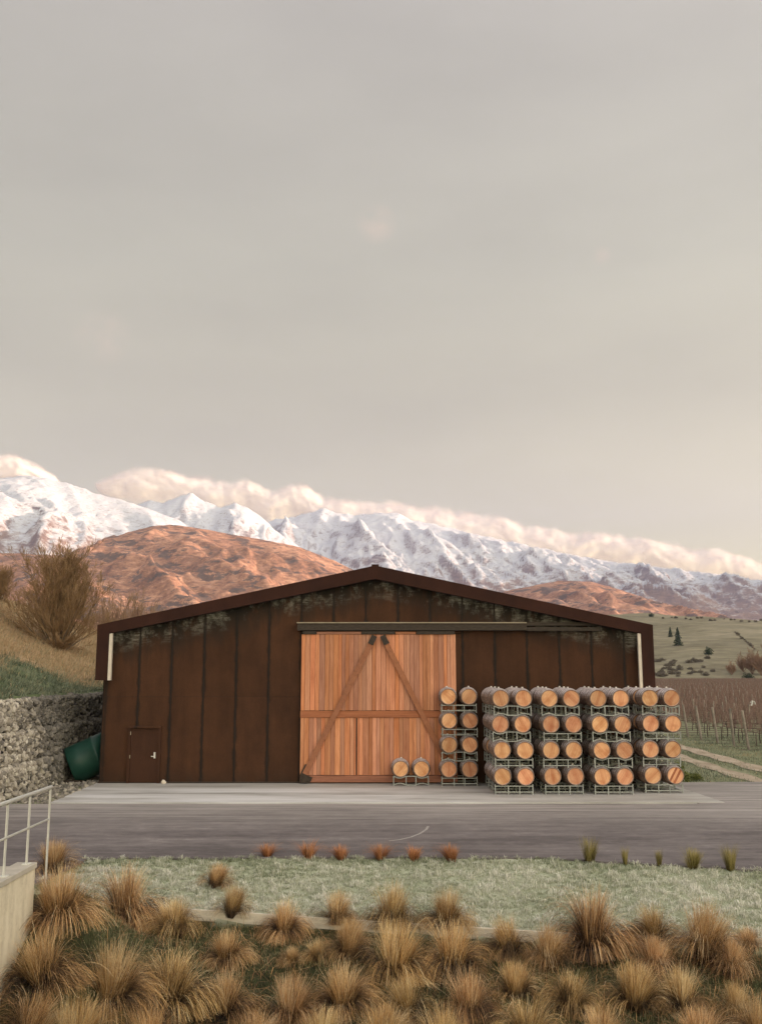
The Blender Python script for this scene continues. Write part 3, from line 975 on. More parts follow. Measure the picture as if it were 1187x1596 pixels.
def cloud_bank(top_pts, Y, rad, seed, name='cloud_bank'):
    xs = [p[0] for p in top_pts]
    px = np.linspace(xs[0], xs[-1], int((xs[-1] - xs[0]) / 1.5))
    py = np.interp(px, xs, [p[1] for p in top_pts])
    ker = np.hanning(9); ker /= ker.sum()
    py = np.convolve(np.pad(py, 4, 'edge'), ker, 'valid')
    C = np.array([at_y(a, b, Y) for a, b in zip(px, py)])
    n = len(px); m = 44
    th = np.linspace(0, 2 * math.pi, m, endpoint=False)
    endf = np.minimum(np.minimum((np.arange(n) + 1) / 40, 1), (n - np.arange(n)) / 40).clip(0, 1) ** 0.5
    shells = [(0.62 + 0.045 * q, max(0.46 - 0.036 * q, 0.035)) for q in range(14)]
    for k, (grow, alpha) in enumerate(shells):
        r = rad * endf[:, None] * np.ones((1, m))
        S = np.arange(n)[:, None] * (C[1, 0] - C[0, 0])
        bx = S / 420 + 0 * th[None]; by = np.cos(th)[None] * 0.9 + 1.6 * np.sin(th)[None] + 0 * S
        bil = 0.30 + 0.9 * perlin(bx * 0.5 + 3, by * 0.6, seed + 7) * 0.4 + 0.75 * np.abs(perlin(bx, by, seed)) + 0.30 * np.abs(perlin(bx * 2.2, by * 1.8, seed + 1)) + 0.09 * perlin(bx * 5.0, by * 3.4, seed + 2)
        rr = r * grow * (0.77 + 0.27 * bil)
        cz = C[:, 2] - rad * 0.95 * endf
        V = np.stack([C[:, 0][:, None] + 0 * rr, Y + 1.6 * rr * np.cos(th)[None], cz[:, None] + 1.0 * rr * np.sin(th)[None]], -1).reshape(-1, 3)
        i = np.arange(n * m).reshape(n, m)
        F = np.stack([i[:-1], i[1:], np.roll(i, -1, 1)[1:], np.roll(i, -1, 1)[:-1]], -1).reshape(-1, 4)
        if k == 0: VV, FF, TT = [], [], []; base = 0
        VV.append(V); FF.append(F + base); TT.append(np.full(len(V), alpha)); base += len(V)
    o = link(name, meshdata(name, np.concatenate(VV), np.concatenate(FF), M['cloud'], tint=np.concatenate(TT), smooth=True))
    return tag(o, kind='stuff')


cloud_bank([(150, 752), (178, 742), (200, 735), (225, 732), (260, 735), (300, 744), (330, 750), (360, 752), (390, 751), (408, 760), (425, 768), (440, 762), (458, 756), (475, 760), (492, 772), (505, 778), (530, 779), (570, 784), (600, 783), (640, 790), (675, 794), (700, 800), (735, 804), (770, 806), (800, 819), (850, 824), (890, 834), (920, 828), (940, 832), (975, 838), (1000, 835), (1040, 850), (1075, 856), (1110, 855), (1150, 866), (1187, 882), (1230, 900), (1300, 915), (1500, 930)], 12200, 225, 3)
cloud_bank([(-400, 705), (-200, 715), (-80, 708), (0, 709), (25, 712), (45, 719), (64, 729), (84, 742), (100, 756)], 11600, 210, 8)

# ------------------------------------------------------------------ the barn
barn = tag(empty('barn', (XC, WALL_Y, 0)), 'long low gabled barn clad in rusted steel panels behind the barrel stacks', 'barn')
HW = 10.25
x0b, x1b = XC - HW, XC + HW
DEPTH = 26.0
EAVE = roof_z(x0b) - 0.2
wall = MB().prism_xz([(x0b, 0), (x1b, 0), (x1b, EAVE), (XC, RIDGE_Z - 0.2), (x0b, EAVE)], WALL_Y, WALL_Y + DEPTH).build('wall', M['dark_gap'], barn)
SEAMS = [x0b + 0.03] + [round(-3.02 - 1.222 * k, 3) for k in range(5, -1, -1)]
SEAMS = [s for s in SEAMS if s >= x0b]
up = [-3.02 + 1.222 * k for k in range(1, 11)]
SEAMS += [s for s in up if s < x1b - 0.5] + [x1b - 0.03]


def clipped(xa, xb, za, zb):
    """panel outline, its top following the roof"""
    cap = lambda x: min(zb, roof_z(x) - 0.25)
    pts = [(xa, za), (xb, za), (xb, cap(xb))]
    if xa < XC < xb: pts.append((XC, cap(XC)))
    pts.append((xa, cap(xa)))
    return pts


for i in range(len(SEAMS) - 1):
    xa, xb = SEAMS[i] + 0.016, SEAMS[i + 1] - 0.016
    spans = [(0.03, 3.141), (3.150, 20)]
    if -3.1 < (xa + xb) / 2 < 2.9: spans = [(0.03, 2.9), (2.92, 5.5), (5.52, 20)]
    for za, zb in spans:
        if -9.9 < (xa + xb) / 2 < -8.0 and za < 1: pass
        MB().prism_xz(clipped(xa, xb, za, zb), WALL_Y - 0.022 - 0.006 * random.random(), WALL_Y + 0.01).build('panel', M['corten'], wall)
# standing seams between the panels
for s in SEAMS[1:-1]:
    if -3.0 < s < 2.8:
        za = 5.5
    else:
        za = 0.03
    zt = roof_z(s) - 0.3
    if zt > za: MB().box(s - 0.02, s + 0.02, WALL_Y - 0.034, WALL_Y - 0.001, za, zt).build('seam', M['dark_gap'], wall)

# roof and gable frame
FX = 10.42
FY0, FY1 = WALL_Y - 0.46, WALL_Y - 0.36
for sgn in (-1, 1):
    xe = XC + sgn * FX
    MB().prism_xz([(XC, RIDGE_Z), (xe, roof_z(xe)), (xe, roof_z(xe) - 0.12), (XC, RIDGE_Z - 0.12)], FY1, WALL_Y + DEPTH).build('roof_sheet', M['corten_trim'], barn)
    # gable band
    MB().prism_xz([(XC, RIDGE_Z + 0.012), (xe + sgn * 0.02, roof_z(xe) + 0.012), (xe + sgn * 0.02, roof_z(xe) - 0.40), (XC, RIDGE_Z - 0.50)], FY0, FY1 - 0.002).build('gable_fascia', M['corten_trim'], barn)
    # soffit strip back to the wall
    MB().prism_xz([(XC, RIDGE_Z - 0.44), (xe, roof_z(xe) - 0.36), (xe, roof_z(xe) - 0.395), (XC, RIDGE_Z - 0.48)], FY1, WALL_Y).build('soffit', M['dark_iron'], barn)
    # side return that stops short of the ground
    xa, xb = sorted((xe + sgn * 0.018, xe - sgn * 0.44))
    zlow = 3.76 if sgn < 0 else 3.3
    MB().prism_xz([(xa, zlow), (xb, zlow), (xb, roof_z(xb) - 0.38), (xa, roof_z(xa) - 0.38)], FY0 + 0.004, FY1).build('side_fascia', M['corten_trim'], barn)
    xs = xe - sgn * 0.44; xt = xe - sgn * 0.555
    xa, xb = sorted((xs - sgn * 0.003, xt))
    MB().prism_xz([(xa, zlow), (xb, zlow), (xb, roof_z(xb) - 0.42), (xa, roof_z(xa) - 0.42)], FY0 + 0.02, FY1 + 0.06).build('pale_reveal', M['pale_trim'], barn)
    # eave return along the side wall
    xa, xb = sorted((xe + sgn * 0.018, xe - sgn * 0.02))
    MB().box(xa, xb, FY1 + 0.004, WALL_Y + DEPTH, roof_z(xe) - 1.2, roof_z(xe) - 0.13).build('eave_fascia', M['corten_trim'], barn)
MB().bar((XC, FY0 - 0.006, RIDGE_Z + 0.03), (XC, WALL_Y + DEPTH, RIDGE_Z + 0.03), 0.28, 0.05).build('ridge_cap', M['corten_trim'], barn)
MB().box(x0b - 0.02, x1b + 0.02, WALL_Y - 0.075, WALL_Y - 0.03, 0.002, 0.05).build('base_flashing', M['dark_iron'], barn)

# big sliding door
DX0, DX1, DZ0, DZ1 = -3.0, 2.82, 0.04, 5.47
DY = WALL_Y - 0.19
big = MB().box(DX0 + 0.02, DX1 - 0.02, DY + 0.05, WALL_Y - 0.055, DZ0 + 0.02, DZ1 - 0.01).build('sliding_door', M['dark_gap'], barn)


def sub(o):
    return o


def planks(z0, z1, seed):
    rr = random.Random(seed); x = DX0
    while x < DX1 - 0.02:
        w = rr.choice((0.13, 0.15, 0.15, 0.17, 0.19, 0.21))
        if DX1 - x - w < 0.1: w = DX1 - x
        d = rr.uniform(0, 0.014)
        o = MB().box(x + 0.005, x + w - 0.005, DY + d, DY + 0.05, z0 + rr.uniform(0, 0.01), z1).build('plank', M['cedar'], big)
        sub(o)
        x += w


planks(2.64, DZ1, 3)
planks(0.30, 2.38, 4)
sub(MB().box(DX0 - 0.01, DX1 + 0.005, DY - 0.035, DY + 0.05, 2.39, 2.63).build('middle_rail', M['cedar_rail'], big))
sub(MB().box(DX0 + 0.01, DX1 + 0.005, DY - 0.04, DY + 0.05, 0.05, 0.29).build('bottom_rail', M['cedar_rail'], big))
sub(MB().box(-0.93, -0.88, DY - 0.01, DY + 0.05, 0.31, 2.37).build('centre_stile', M['dark_iron'], big))
sub(MB().bar((DX0 + 0.19, DY - 0.075, 0.35), (-0.29, DY - 0.075, 5.30), 0.19, 0.07, (0, 1, 0)).build('brace', M['cedar_brace'], big))
sub(MB().bar((DX1 - 0.19, DY - 0.075, 0.35), (0.11, DY - 0.075, 5.30), 0.19, 0.07, (0, 1, 0)).build('brace', M['cedar_brace'], big))
sub(MB().bar((-0.29 - 0.11, DY - 0.09, 5.10), (-0.24, DY - 0.09, 5.42), 0.21, 0.10, (0, 1, 0)).build('brace_shoe', M['dark_iron'], big))
sub(MB().bar((0.11 + 0.11, DY - 0.09, 5.10), (0.06, DY - 0.09, 5.42), 0.21, 0.10, (0, 1, 0)).build('brace_shoe', M['dark_iron'], big))
sub(MB().prism_xz([(-2.98, 0.03), (-2.62, 0.03), (-2.52, 0.22), (-2.72, 0.30), (-2.62, 0.66), (-2.80, 0.70), (-2.98, 0.34)], DY - 0.10, DY - 0.04).build('brace_shoe', M['dark_iron'], big))
for xa, xb in ((-2.95, -2.45), (-0.72, 0.52), (1.35, 2.78)):
    sub(MB().box(xa, xb, DY - 0.05, DY + 0.05, 5.475, 5.60).build('hanger', M['dark_iron'], big))
for xa, xb in ((-2.43, -0.75), (0.55, 1.32)):
    sub(MB().box(xa, xb, DY - 0.02, DY + 0.05, 5.48, 5.57).build('head_rail', M['cedar_rail'], big))

# its overhead track
trk = MB().box(-3.16, 5.5, DY - 0.10, WALL_Y - 0.03, 5.62, 5.88).build('door_track', M['track'], barn)
sub(MB().box(-3.18, 5.5, DY - 0.14, WALL_Y - 0.028, 5.885, 5.925).build('track_flange', M['track_top'], trk))
sub(MB().box(5.51, 8.3, DY - 0.07, WALL_Y - 0.03, 5.60, 5.74).build('track_extension', M['dark_iron'], trk))
sub(MB().box(5.51, 8.35, DY - 0.02, WALL_Y - 0.029, 5.80, 5.92).build('track_ledge', M['track'], trk))

# small side door for people
SX0, SX1, SZ = -9.32, -8.30, 1.98
sd = MB().box(SX0, SX1, WALL_Y - 0.085, WALL_Y - 0.03, 0.03, SZ).build('side_door', M['corten_door'], barn)
sub(MB().box(SX0 - 0.10, SX0 - 0.006, WALL_Y - 0.125, WALL_Y - 0.03, 0.004, SZ + 0.01).build('door_jamb', M['corten_door'], sd))
sub(MB().box(SX1 + 0.006, SX1 + 0.10, WALL_Y - 0.125, WALL_Y - 0.03, 0.004, SZ + 0.01).build('door_jamb', M['corten_door'], sd))
sub(MB().box(SX0 - 0.12, SX1 + 0.12, WALL_Y - 0.15, WALL_Y - 0.03, SZ + 0.014, SZ + 0.09).build('door_lintel', M['corten'], sd))
sub(MB().box(-8.44, -8.38, WALL_Y - 0.12, WALL_Y - 0.083, 0.90, 1.12).bar((-8.42, WALL_Y - 0.13, 0.97), (-8.53, WALL_Y - 0.13, 0.97), 0.03).build('handle', M['steel_handle'], sd))
for hz in (0.9, 1.75):
    sub(MB().tube((SX0 - 0.003, WALL_Y - 0.132, hz), (SX0 - 0.003, WALL_Y - 0.132, hz + 0.12), 0.018).build('hinge', M['track_top'], sd))


# ------------------------------------------------------------------ stones, gabion wall, tank
def rock_variants(n, mat, seed, rough=0.28):
    out = []
    r = np.random.default_rng(seed)
    ph = (1 + 5 ** 0.5) / 2
    iv = np.array([(-1, ph, 0), (1, ph, 0), (-1, -ph, 0), (1, -ph, 0), (0, -1, ph), (0, 1, ph), (0, -1, -ph), (0, 1, -ph), (ph, 0, -1), (ph, 0, 1), (-ph, 0, -1), (-ph, 0, 1)], float)
    iv /= np.linalg.norm(iv[0])
    fi = np.array([(0, 11, 5), (0, 5, 1), (0, 1, 7), (0, 7, 10), (0, 10, 11), (1, 5, 9), (5, 11, 4), (11, 10, 2), (10, 7, 6), (7, 1, 8), (3, 9, 4), (3, 4, 2), (3, 2, 6), (3, 6, 8), (3, 8, 9), (4, 9, 5), (2, 4, 11), (6, 2, 10), (8, 6, 7), (9, 8, 1)])
    for _ in range(n):
        v = iv * (1 + r.uniform(-rough, rough, (12, 1))) * r.uniform(0.7, 1.25, (1, 3))
        out.append(v)
    return out, fi


RV, RF = rock_variants(14, None, 5)


def scatter_rocks(name, P, S, mat, parent=None, seed=1, tint=None):
    r = np.random.default_rng(seed); VV, FF, TT = [], [], []
    for i in range(len(P)):
        q = r.normal(size=4); q /= np.linalg.norm(q); w, x, y, z = q
        m = np.array([[1 - 2 * (y * y + z * z), 2 * (x * y - z * w), 2 * (x * z + y * w)], [2 * (x * y + z * w), 1 - 2 * (x * x + z * z), 2 * (y * z - x * w)], [2 * (x * z - y * w), 2 * (y * z + x * w), 1 - 2 * (x * x + y * y)]])
        VV.append(RV[r.integers(len(RV))] @ m.T * S[i] + P[i]); FF.append(RF + 12 * i); TT.append(np.full(12, r.random() if tint is None else tint[i]))
    o = link(name, meshdata(name, np.concatenate(VV), np.concatenate(FF), mat, tint=np.concatenate(TT)), parent)
    return o


M['stone'] = m_tinted('gabion_stone', [(0.0, (0.075, 0.070, 0.066)), (0.3, (0.19, 0.170, 0.150)), (0.6, (0.34, 0.300, 0.255)), (0.85, (0.48, 0.43, 0.37)), (1.0, (0.62, 0.57, 0.50))], noise=0.12, scale=9)
M['fill'] = m_simple('gabion_core', (0.012, 0.011, 0.010), (0.03, 0.027, 0.025), 6)
gab = tag(empty('gabion_wall', (-12.4, 40, 0)), 'tall tiered gabion wall of broken grey stone under the grassy bank', 'stone wall')
rg_ = np.random.default_rng(9)
for k in range(3):
    xf = -11.95 - 0.17 * k          # face of this tier
    z0, z1 = 1.06 * k - 0.04, 1.06 * (k + 1) - 0.06
    if k == 0: z0 = -0.06
    b = MB().box(-13.2, xf - 0.10, 25.5, 62, z0, z1 - 0.05).build('basket_tier', M['fill'], gab)
    n = 3900
    Y = 26 + 36 * rg_.random(n) ** 1.35
    Z = rg_.uniform(z0 + 0.05, z1 - 0.03, n)
    X = xf - 0.09 + rg_.uniform(-0.05, 0.05, n) + 0.04 * np.sin(Y * 3.1)
    ntop = 1500 if k < 2 else 1800
    Y = np.concatenate([Y, 26 + 36 * rg_.random(ntop) ** 1.3]); Z = np.concatenate([Z, np.full(ntop, z1 - 0.07) + rg_.uniform(-0.03, 0.03, ntop)])
    X = np.concatenate([X, xf - 0.1 - rg_.uniform(0, 0.20 if k < 2 else 0.75, ntop)])
    S = rg_.uniform(0.068, 0.118, len(X)) * (1 + 0.5 * (rg_.random(len(X)) < 0.1))
    # stones beside the barn are coloured darker, painting in the gap's shade
    gap_shade = sstep(35.2 + 0.8 * k * -1, 36.4 - 0.8 * k, Y + 0.5 * rg_.normal(size=len(Y)))
    T = np.clip(rg_.beta(2.4, 1.8, len(X)) * (1 - 0.62 * gap_shade) + 0.03 * (1 - gap_shade), 0, 1)
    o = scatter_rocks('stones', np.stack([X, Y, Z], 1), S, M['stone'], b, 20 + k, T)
    tag(o, kind='stuff')

# loose rubble between wall, tank and slab
n = 900
Y = rg_.uniform(31.5, 44, n); X = rg_.uniform(-11.95, -10.45, n)
tag(scatter_rocks('gravel', np.stack([X, Y, 0 * X - 0.03], 1), rg_.uniform(0.03, 0.09, n), M['stone'], None, 44, rg_.beta(2, 3.2, n)), kind='stuff')

# green tank lying tilted in the gap
tank = tag(empty('green_tank', (-11.3, 37.6, 0.0)), 'dark green plastic tank lying tilted between the barn corner and stone wall', 'tank')
ax = np.array((0.80, 0.22, 0.36)); ax /= np.linalg.norm(ax)
t0 = at_y(112, 1196, 39.6)


def lathe(profile, seg=40):
    V, F = [], []
    for (a, r) in profile:
        for k in range(seg):
            q = 2 * math.pi * k / seg
            V.append((a, r * math.cos(q), r * math.sin(q)))
    for i in range(len(profile) - 1):
        for k in range(seg):
            F.append([i * seg + k, (i + 1) * seg + k, (i + 1) * seg + (k + 1) % seg, i * seg + (k + 1) % seg])
    return V, F


V, F = lathe([(0.0, 0.02), (0.0, 0.80), (0.012, 0.87), (0.05, 0.90), (0.55, 0.905), (1.25, 0.905), (1.28, 0.925), (1.34, 0.925), (1.37, 0.905), (2.1, 0.90), (2.15, 0.80), (2.15, 0.02)])
rot = Vector((1, 0, 0)).rotation_difference(Vector(ax)).to_matrix()
cen = np.array((-11.80, 37.7, 0.52))
V = [np.array(rot @ (Vector(v) * 0.80)) + cen for v in V]
V = np.array(V); V[:, 0] = np.minimum(V[:, 0], -10.58)
body_t = link('tank_body', meshdata('tank_body', V, F, M['tank'], smooth=True), tank)
V2, F2 = lathe([(-0.05, 0.02), (-0.05, 0.17), (-0.03, 0.19), (0.01, 0.19)], 24)
link('tank_lid', meshdata('tank_lid', [np.array(rot @ (Vector(v) * 0.80)) + cen for v in V2], F2, M['dark_iron'], smooth=True), tank)
MB().box(-11.9, -11.2, 37.2, 37.32, -0.05, 0.06).build('tank_cradle', M['dark_iron'], tank)
MB().box(-11.7, -10.7, 37.9, 38.02, -0.05, 0.12).build('tank_cradle', M['dark_iron'], tank)
# pale stone used as a door stop
o = scatter_rocks('door_stone', np.array([[-8.02, WALL_Y - 0.22, 0.055]]), [0.085], M['pale_trim'], None, 3)
tag(o, 'small pale stone lying by the foot of the steel side door', 'stone')

# ------------------------------------------------------------------ barrels and racks
BL, RH, RB = 0.475, 0.285, 0.345


def rad(y): return RH + (RB - RH) * (1 - (abs(y) / BL) ** 1.9)


def make_barrel():
    t = empty('wine_barrel')
    ns, nl = 28, 10
    ys = np.linspace(-BL, BL, nl + 1)
    V, F, T = [], [], []
    rs = np.random.default_rng(2)
    for s in range(ns):
        a0, a1 = 2 * math.pi * (s + 0.03) / ns, 2 * math.pi * (s + 0.97) / ns
        b = len(V); tt = rs.random()
        for y in ys:
            for a in (a0, a1): V.append((rad(y) * math.cos(a), y, rad(y) * math.sin(a)))
        for i in range(nl):
            F.append([b + 2 * i, b + 2 * i + 1, b + 2 * i + 3, b + 2 * i + 2]); T.append(tt)
    # dark core closes the joints, rims close the ends
    b = len(V)
    for y in ys:
        for s in range(ns): V.append(((rad(y) - 0.006) * math.cos(2 * math.pi * s / ns), y, (rad(y) - 0.006) * math.sin(2 * math.pi * s / ns)))
    for i in range(nl):
        for s in range(ns): F.append([b + i * ns + s, b + i * ns + (s + 1) % ns, b + (i + 1) * ns + (s + 1) % ns, b + (i + 1) * ns + s]); T.append(0.0)
    for sg in (-1, 1):
        b = len(V)
        for (r, y) in ((RH, sg * BL), (RH - 0.024, sg * BL), (RH - 0.030, sg * (BL - 0.032))):
            for s in range(ns): V.append((r * math.cos(2 * math.pi * s / ns), y, r * math.sin(2 * math.pi * s / ns)))
        for i in range(2):
            for s in range(ns):
                F.append([b + i * ns + s, b + i * ns + (s + 1) % ns, b + (i + 1) * ns + (s + 1) % ns, b + (i + 1) * ns + s]); T.append(0.55)
    link('staves', meshdata('staves', V, F, M['body'], ftint=T), t, True)
    for sg in (-1, 1):
        h = link('head', head_mesh(sg, False), t, True)
        h.location = (0, sg * (BL - 0.022), 0)
    for yc, w in ((0.452, 0.042), (0.335, 0.036), (0.17, 0.036)):
        for sg in (-1, 1):
            V, F = [], []
            for (y, dr) in ((yc - w / 2, 0.0), (yc - w / 2, 0.005), (yc + w / 2, 0.005), (yc + w / 2, 0.0)):
                for s in range(36):
                    a = 2 * math.pi * s / 36; r = rad(y) + dr
                    V.append((r * math.cos(a), sg * y, r * math.sin(a)))
            for i in range(3):
                for s in range(36): F.append([i * 36 + s, i * 36 + (s + 1) % 36, (i + 1) * 36 + (s + 1) % 36, (i + 1) * 36 + s])
            link('hoop', meshdata('hoop', V, F, M['hoop'], smooth=False), t, True)
    MB().tube((0, 0, RB - 0.012), (0, 0, RB + 0.035), 0.034, 0.028, 12).build('bung', M['bung'], t, True)
    return t


def head_mesh(sg, striped):
    rs = np.random.default_rng(4 if striped else 3)
    r = RH - 0.027
    mb = MB(); n = 7
    w = np.array([0.8, 1.05, 0.9, 1.1, 0.95, 1.05, 0.8]); e = np.concatenate([[0], np.cumsum(w)]); e = -r + 2 * r * e / e[-1]
    for i in range(n):
        xa, xb = e[i] + 0.0018, e[i + 1] - 0.0018
        xs = np.linspace(xa, xb, 6)
        top = [(x, math.sqrt(max(r * r - x * x, 0))) for x in xs]
        poly = [(x, -z) for x, z in top] + [(x, z) for x, z in top[::-1]]
        pl = []
        for p in poly:
            if not pl or (abs(pl[-1][0] - p[0]) + abs(pl[-1][1] - p[1])) > 1e-4: pl.append(p)
        t = float(np.clip(0.55 + 0.13 * rs.normal(), 0.3, 0.9))
        if striped and i in (2, 4): t = -0.08
        d = rs.uniform(0, 0.003)
        y0, y1 = sorted((-sg * 0.012, sg * (0.004 + d)))
        mb.prism_xz(pl, y0, y1, t)
    mb.prism_xz([(r * math.cos(2 * math.pi * k / 28), r * math.sin(2 * math.pi * k / 28)) for k in range(28)], min(-sg * 0.012, -sg * 0.004), max(-sg * 0.012, -sg * 0.004), 0.05)
    return mb.data('head', M['head'])


HALF = 0.63
RACK_D = 0.86      # depth of a rack, front frame to rear frame
TW = 0.034


def make_rack(kind):
    """tubular steel rack that carries two barrels; origin at its foot, centre"""
    t = empty('barrel_rack')
    for y in (-RACK_D / 2, RACK_D / 2):
        if kind == 'ladder':
            for x in (-HALF, -0.19, 0.19, HALF):
                MB().bar((x, y, 0.0), (x, y, 0.335 if abs(x) > 0.3 else 0.285), TW).build('upright', M['rack'], t, True)
            MB().bar((-HALF + TW / 2, y, 0.082), (HALF - TW / 2, y, 0.082), TW * 0.9).build('lower_rail', M['rack'], t, True)
            MB().bar((-HALF + TW / 2, y, 0.272), (HALF - TW / 2, y, 0.272), TW * 0.9).build('upper_rail', M['rack'], t, True)
        else:
            for x in (-HALF, -0.175, 0.175, HALF):
                MB().bar((x, y, 0.0), (x, y, 0.345), TW).build('upright', M['rack'], t, True)
            up_, lo_ = [], []
            for sx in (-1, 1):
                c = sx * 0.4025
                MB().path([(c + dx, y, 0.265 + 0.065 * (dx / 0.21) ** 2) for dx in np.linspace(-0.21, 0.21, 9)], TW, TW * 0.9).build('saddle', M['rack'], t, True)
                MB().path([(c + dx, y, 0.028 + 0.055 * (1 - (dx / 0.21) ** 2)) for dx in np.linspace(-0.21, 0.21, 9)], TW, TW * 0.9).build('lower_saddle', M['rack'], t, True)
            MB().bar((-0.158, y, 0.328), (0.158, y, 0.328), TW * 0.9).build('upper_rail', M['rack'], t, True)
            MB().bar((-0.158, y, 0.02), (0.158, y, 0.02), TW * 0.9).build('lower_rail', M['rack'], t, True)
    for x in (-HALF, HALF):
        for z in (0.06, 0.25):
            MB().bar((x, -RACK_D / 2 + TW / 2, z), (x, RACK_D / 2 - TW / 2, z), TW * 0.85).build('side_bar', M['rack'], t, True)
    return t


proto_barrel = make_barrel(); note_kids(proto_barrel)
proto_rack = {k: make_rack(k) for k in ('ladder', 'saddle')}
for k in proto_rack: note_kids(proto_rack[k])
used = set()


def place(proto, key, loc, rz):
    if key not in used:
        used.add(key); o = proto
    else:
        o = copy_tree(proto)
    o.location = loc; o.rotation_euler = (0, 0, rz)
    return o


STACKS = [  # name, x, y of front rack frame, rows deep, rack kinds from the ground up
    ('single low rack in front of the cedar door', 1.085, 36.05, 1, ['saddle']),
    ('four-high stack at the edge of the cedar door', 2.84, 35.95, 1, ['ladder', 'saddle', 'ladder', 'ladder']),
    ('first deep stack from the cedar door', 4.47, 33.47, 3, ['ladder', 'ladder', 'saddle', 'saddle']),
    ('second deep stack from the cedar door', 6.16, 33.50, 3, ['ladder', 'ladder', 'ladder', 'saddle']),
    ('third deep stack from the cedar door', 7.83, 33.46, 3, ['ladder', 'saddle', 'saddle', 'saddle']),
    ('deep stack nearest the vineyard', 9.63, 33.88, 3, ['ladder', 'ladder', 'ladder', 'saddle']),
]
TIER = ['bottom', 'second', 'third', 'top']
ROWN = {1: ['only'], 3: ['front', 'middle', 'rear']}
PITCH_Z = 0.862
SP = 0.765
stripe = {}
brng = random.Random(5)
for si, (sname, sx, sy, rows, kinds) in enumerate(STACKS):
    for row in range(rows):
        yc = sy + RACK_D / 2 + row * 1.02
        for tier, kind in enumerate(kinds):
            jx = brng.uniform(-0.045, 0.045) * (tier > 0) - 0.008 * tier; jr = brng.uniform(-0.012, 0.012)
            z = tier * PITCH_Z + 0.001
            rk = place(proto_rack[kind], kind, (sx + jx, yc, z), jr)
            rowtxt = '' if rows == 1 else f'{ROWN[3][row]} row, '
            tag(rk, f'steel barrel rack, {TIER[tier]} tier, {rowtxt}{sname}' if len(kinds) > 1 else 'grey steel barrel rack standing alone in front of the cedar door', 'barrel rack', 'steel racks holding wine barrels')
            for sd_, sn in ((-1, 'door-side'), (1, 'vineyard-side')):
                bz = z + 0.285 + RH + 0.018
                # the barrel lies on the rails at its two ends
                b = place(proto_barrel, 'barrel', (sx + jx + sd_ * SP / 2 + brng.uniform(-0.008, 0.008), yc + brng.uniform(-0.045, 0.045), bz), jr + brng.uniform(-0.01, 0.01))
                lab = f'{sn} oak barrel, {TIER[tier]} tier, {rowtxt}{sname}' if len(kinds) > 1 else f'{sn} oak barrel on the lone low rack in front of the cedar door'
                tag(b, lab, 'barrel', 'oak wine barrels on steel racks')
                b.rotation_euler[1] = brng.uniform(-0.12, 0.12)
                hk = [c for c in b.children if c.name.startswith('head')] if False else None
                if si == 5 and tier == 0 and sd_ == 1 and row == 0: stripe['b'] = b
scene.view_layers[0].update()
for o in list(COL.objects):
    if o.name.startswith('head') and o.parent is not None and o.parent.name.startswith('wine_barrel'):
        o.rotation_euler = (0, brng.uniform(-0.9, 0.9), 0)
        if o.parent == stripe['b'] and o.location.y < 0:
            o.data = head_mesh(-1, True); o.rotation_euler = (0, 0.55, 0)
            tag(o, 'barrel head with two dark wine-stained boards')

# ------------------------------------------------------------------ terrace wall with handrail
TX = -4.90
TZ = 1.36
TY1 = 14.30
tw = tag(empty('retaining_wall', (TX, 10, 0)), 'cream concrete retaining wall along the terrace beside the tussocks', 'retaining wall')
MB().box(TX - 0.25, TX, -6.0, TY1, -3.2, TZ - 0.05).build('wall_face', M['retaining'], tw)
MB().box(TX - 0.27, TX + 0.02, -6.0, TY1 + 0.02, TZ - 0.047, TZ + 0.03).build('coping', M['terrace'], tw, bevel=0.01)
tag(MB().box(-16.0, TX - 0.253, -6.0, TY1 - 0.02, -3.2, TZ - 0.02).build('terrace', M['terrace']), kind='structure')
hr = tag(empty('handrail', (TX - 0.15, 13, TZ)), 'galvanised steel handrail with two rails on the terrace wall', 'handrail')
HX = TX - 0.075
RT = TZ + 0.98
MB().tube((HX, 6.0, RT), (HX, 15.03, RT), 0.030, n=14).build('top_rail', M['rail'], hr, smooth=True)
MB().tube((HX, 6.0, TZ + 0.52), (HX, 14.98, TZ + 0.52), 0.017, n=12).build('middle_rail', M['rail'], hr, smooth=True)
MB().box(HX - 0.006, HX + 0.006, 14.968, 15.032, 0.2, RT - 0.02).build('post', M['rail'], hr)
for y in (14.15, 13.32, 12.5, 11.68, 10.86, 10.0, 9.2, 8.4):
    p = MB().box(HX - 0.006, HX + 0.006, y - 0.032, y + 0.032, TZ + 0.03, RT - 0.02).build('post', M['rail'], hr)
    q = MB().box(HX - 0.05, HX + 0.05, y - 0.06, y + 0.06, TZ + 0.031, TZ + 0.043).build('base_plate', M['rail'], p)

# timber edging between lawn and planted bank
ed = tag(empty('timber_edging', (0, 18.4, -0.45)), 'weathered pale timber edging board between frosted lawn and planted bank', 'edging')
xs = [-6.5, -4.1, -1.7, 0.7, 3.1, 5.5, 7.9, 10.3]
for i in range(len(xs) - 1):
    xa, xb = xs[i] + 0.012, xs[i + 1] - 0.012
    ya, yb = float(edging_y(xa)), float(edging_y(xb))
    za, zb = [float(gz(x, edging_y(x) + 0.1)) + 0.075 for x in (xa, xb)]
    b = MB().bar((xa, ya, za - 0.09), (xb, yb, zb - 0.09), 0.055, 0.19).build('board', M['timber_edge'], ed)
    MB().box(xa + 0.3, xa + 0.35, ya - 0.10, ya - 0.05, za - 0.35, za - 0.03).build('peg', M['timber_edge'], ed)


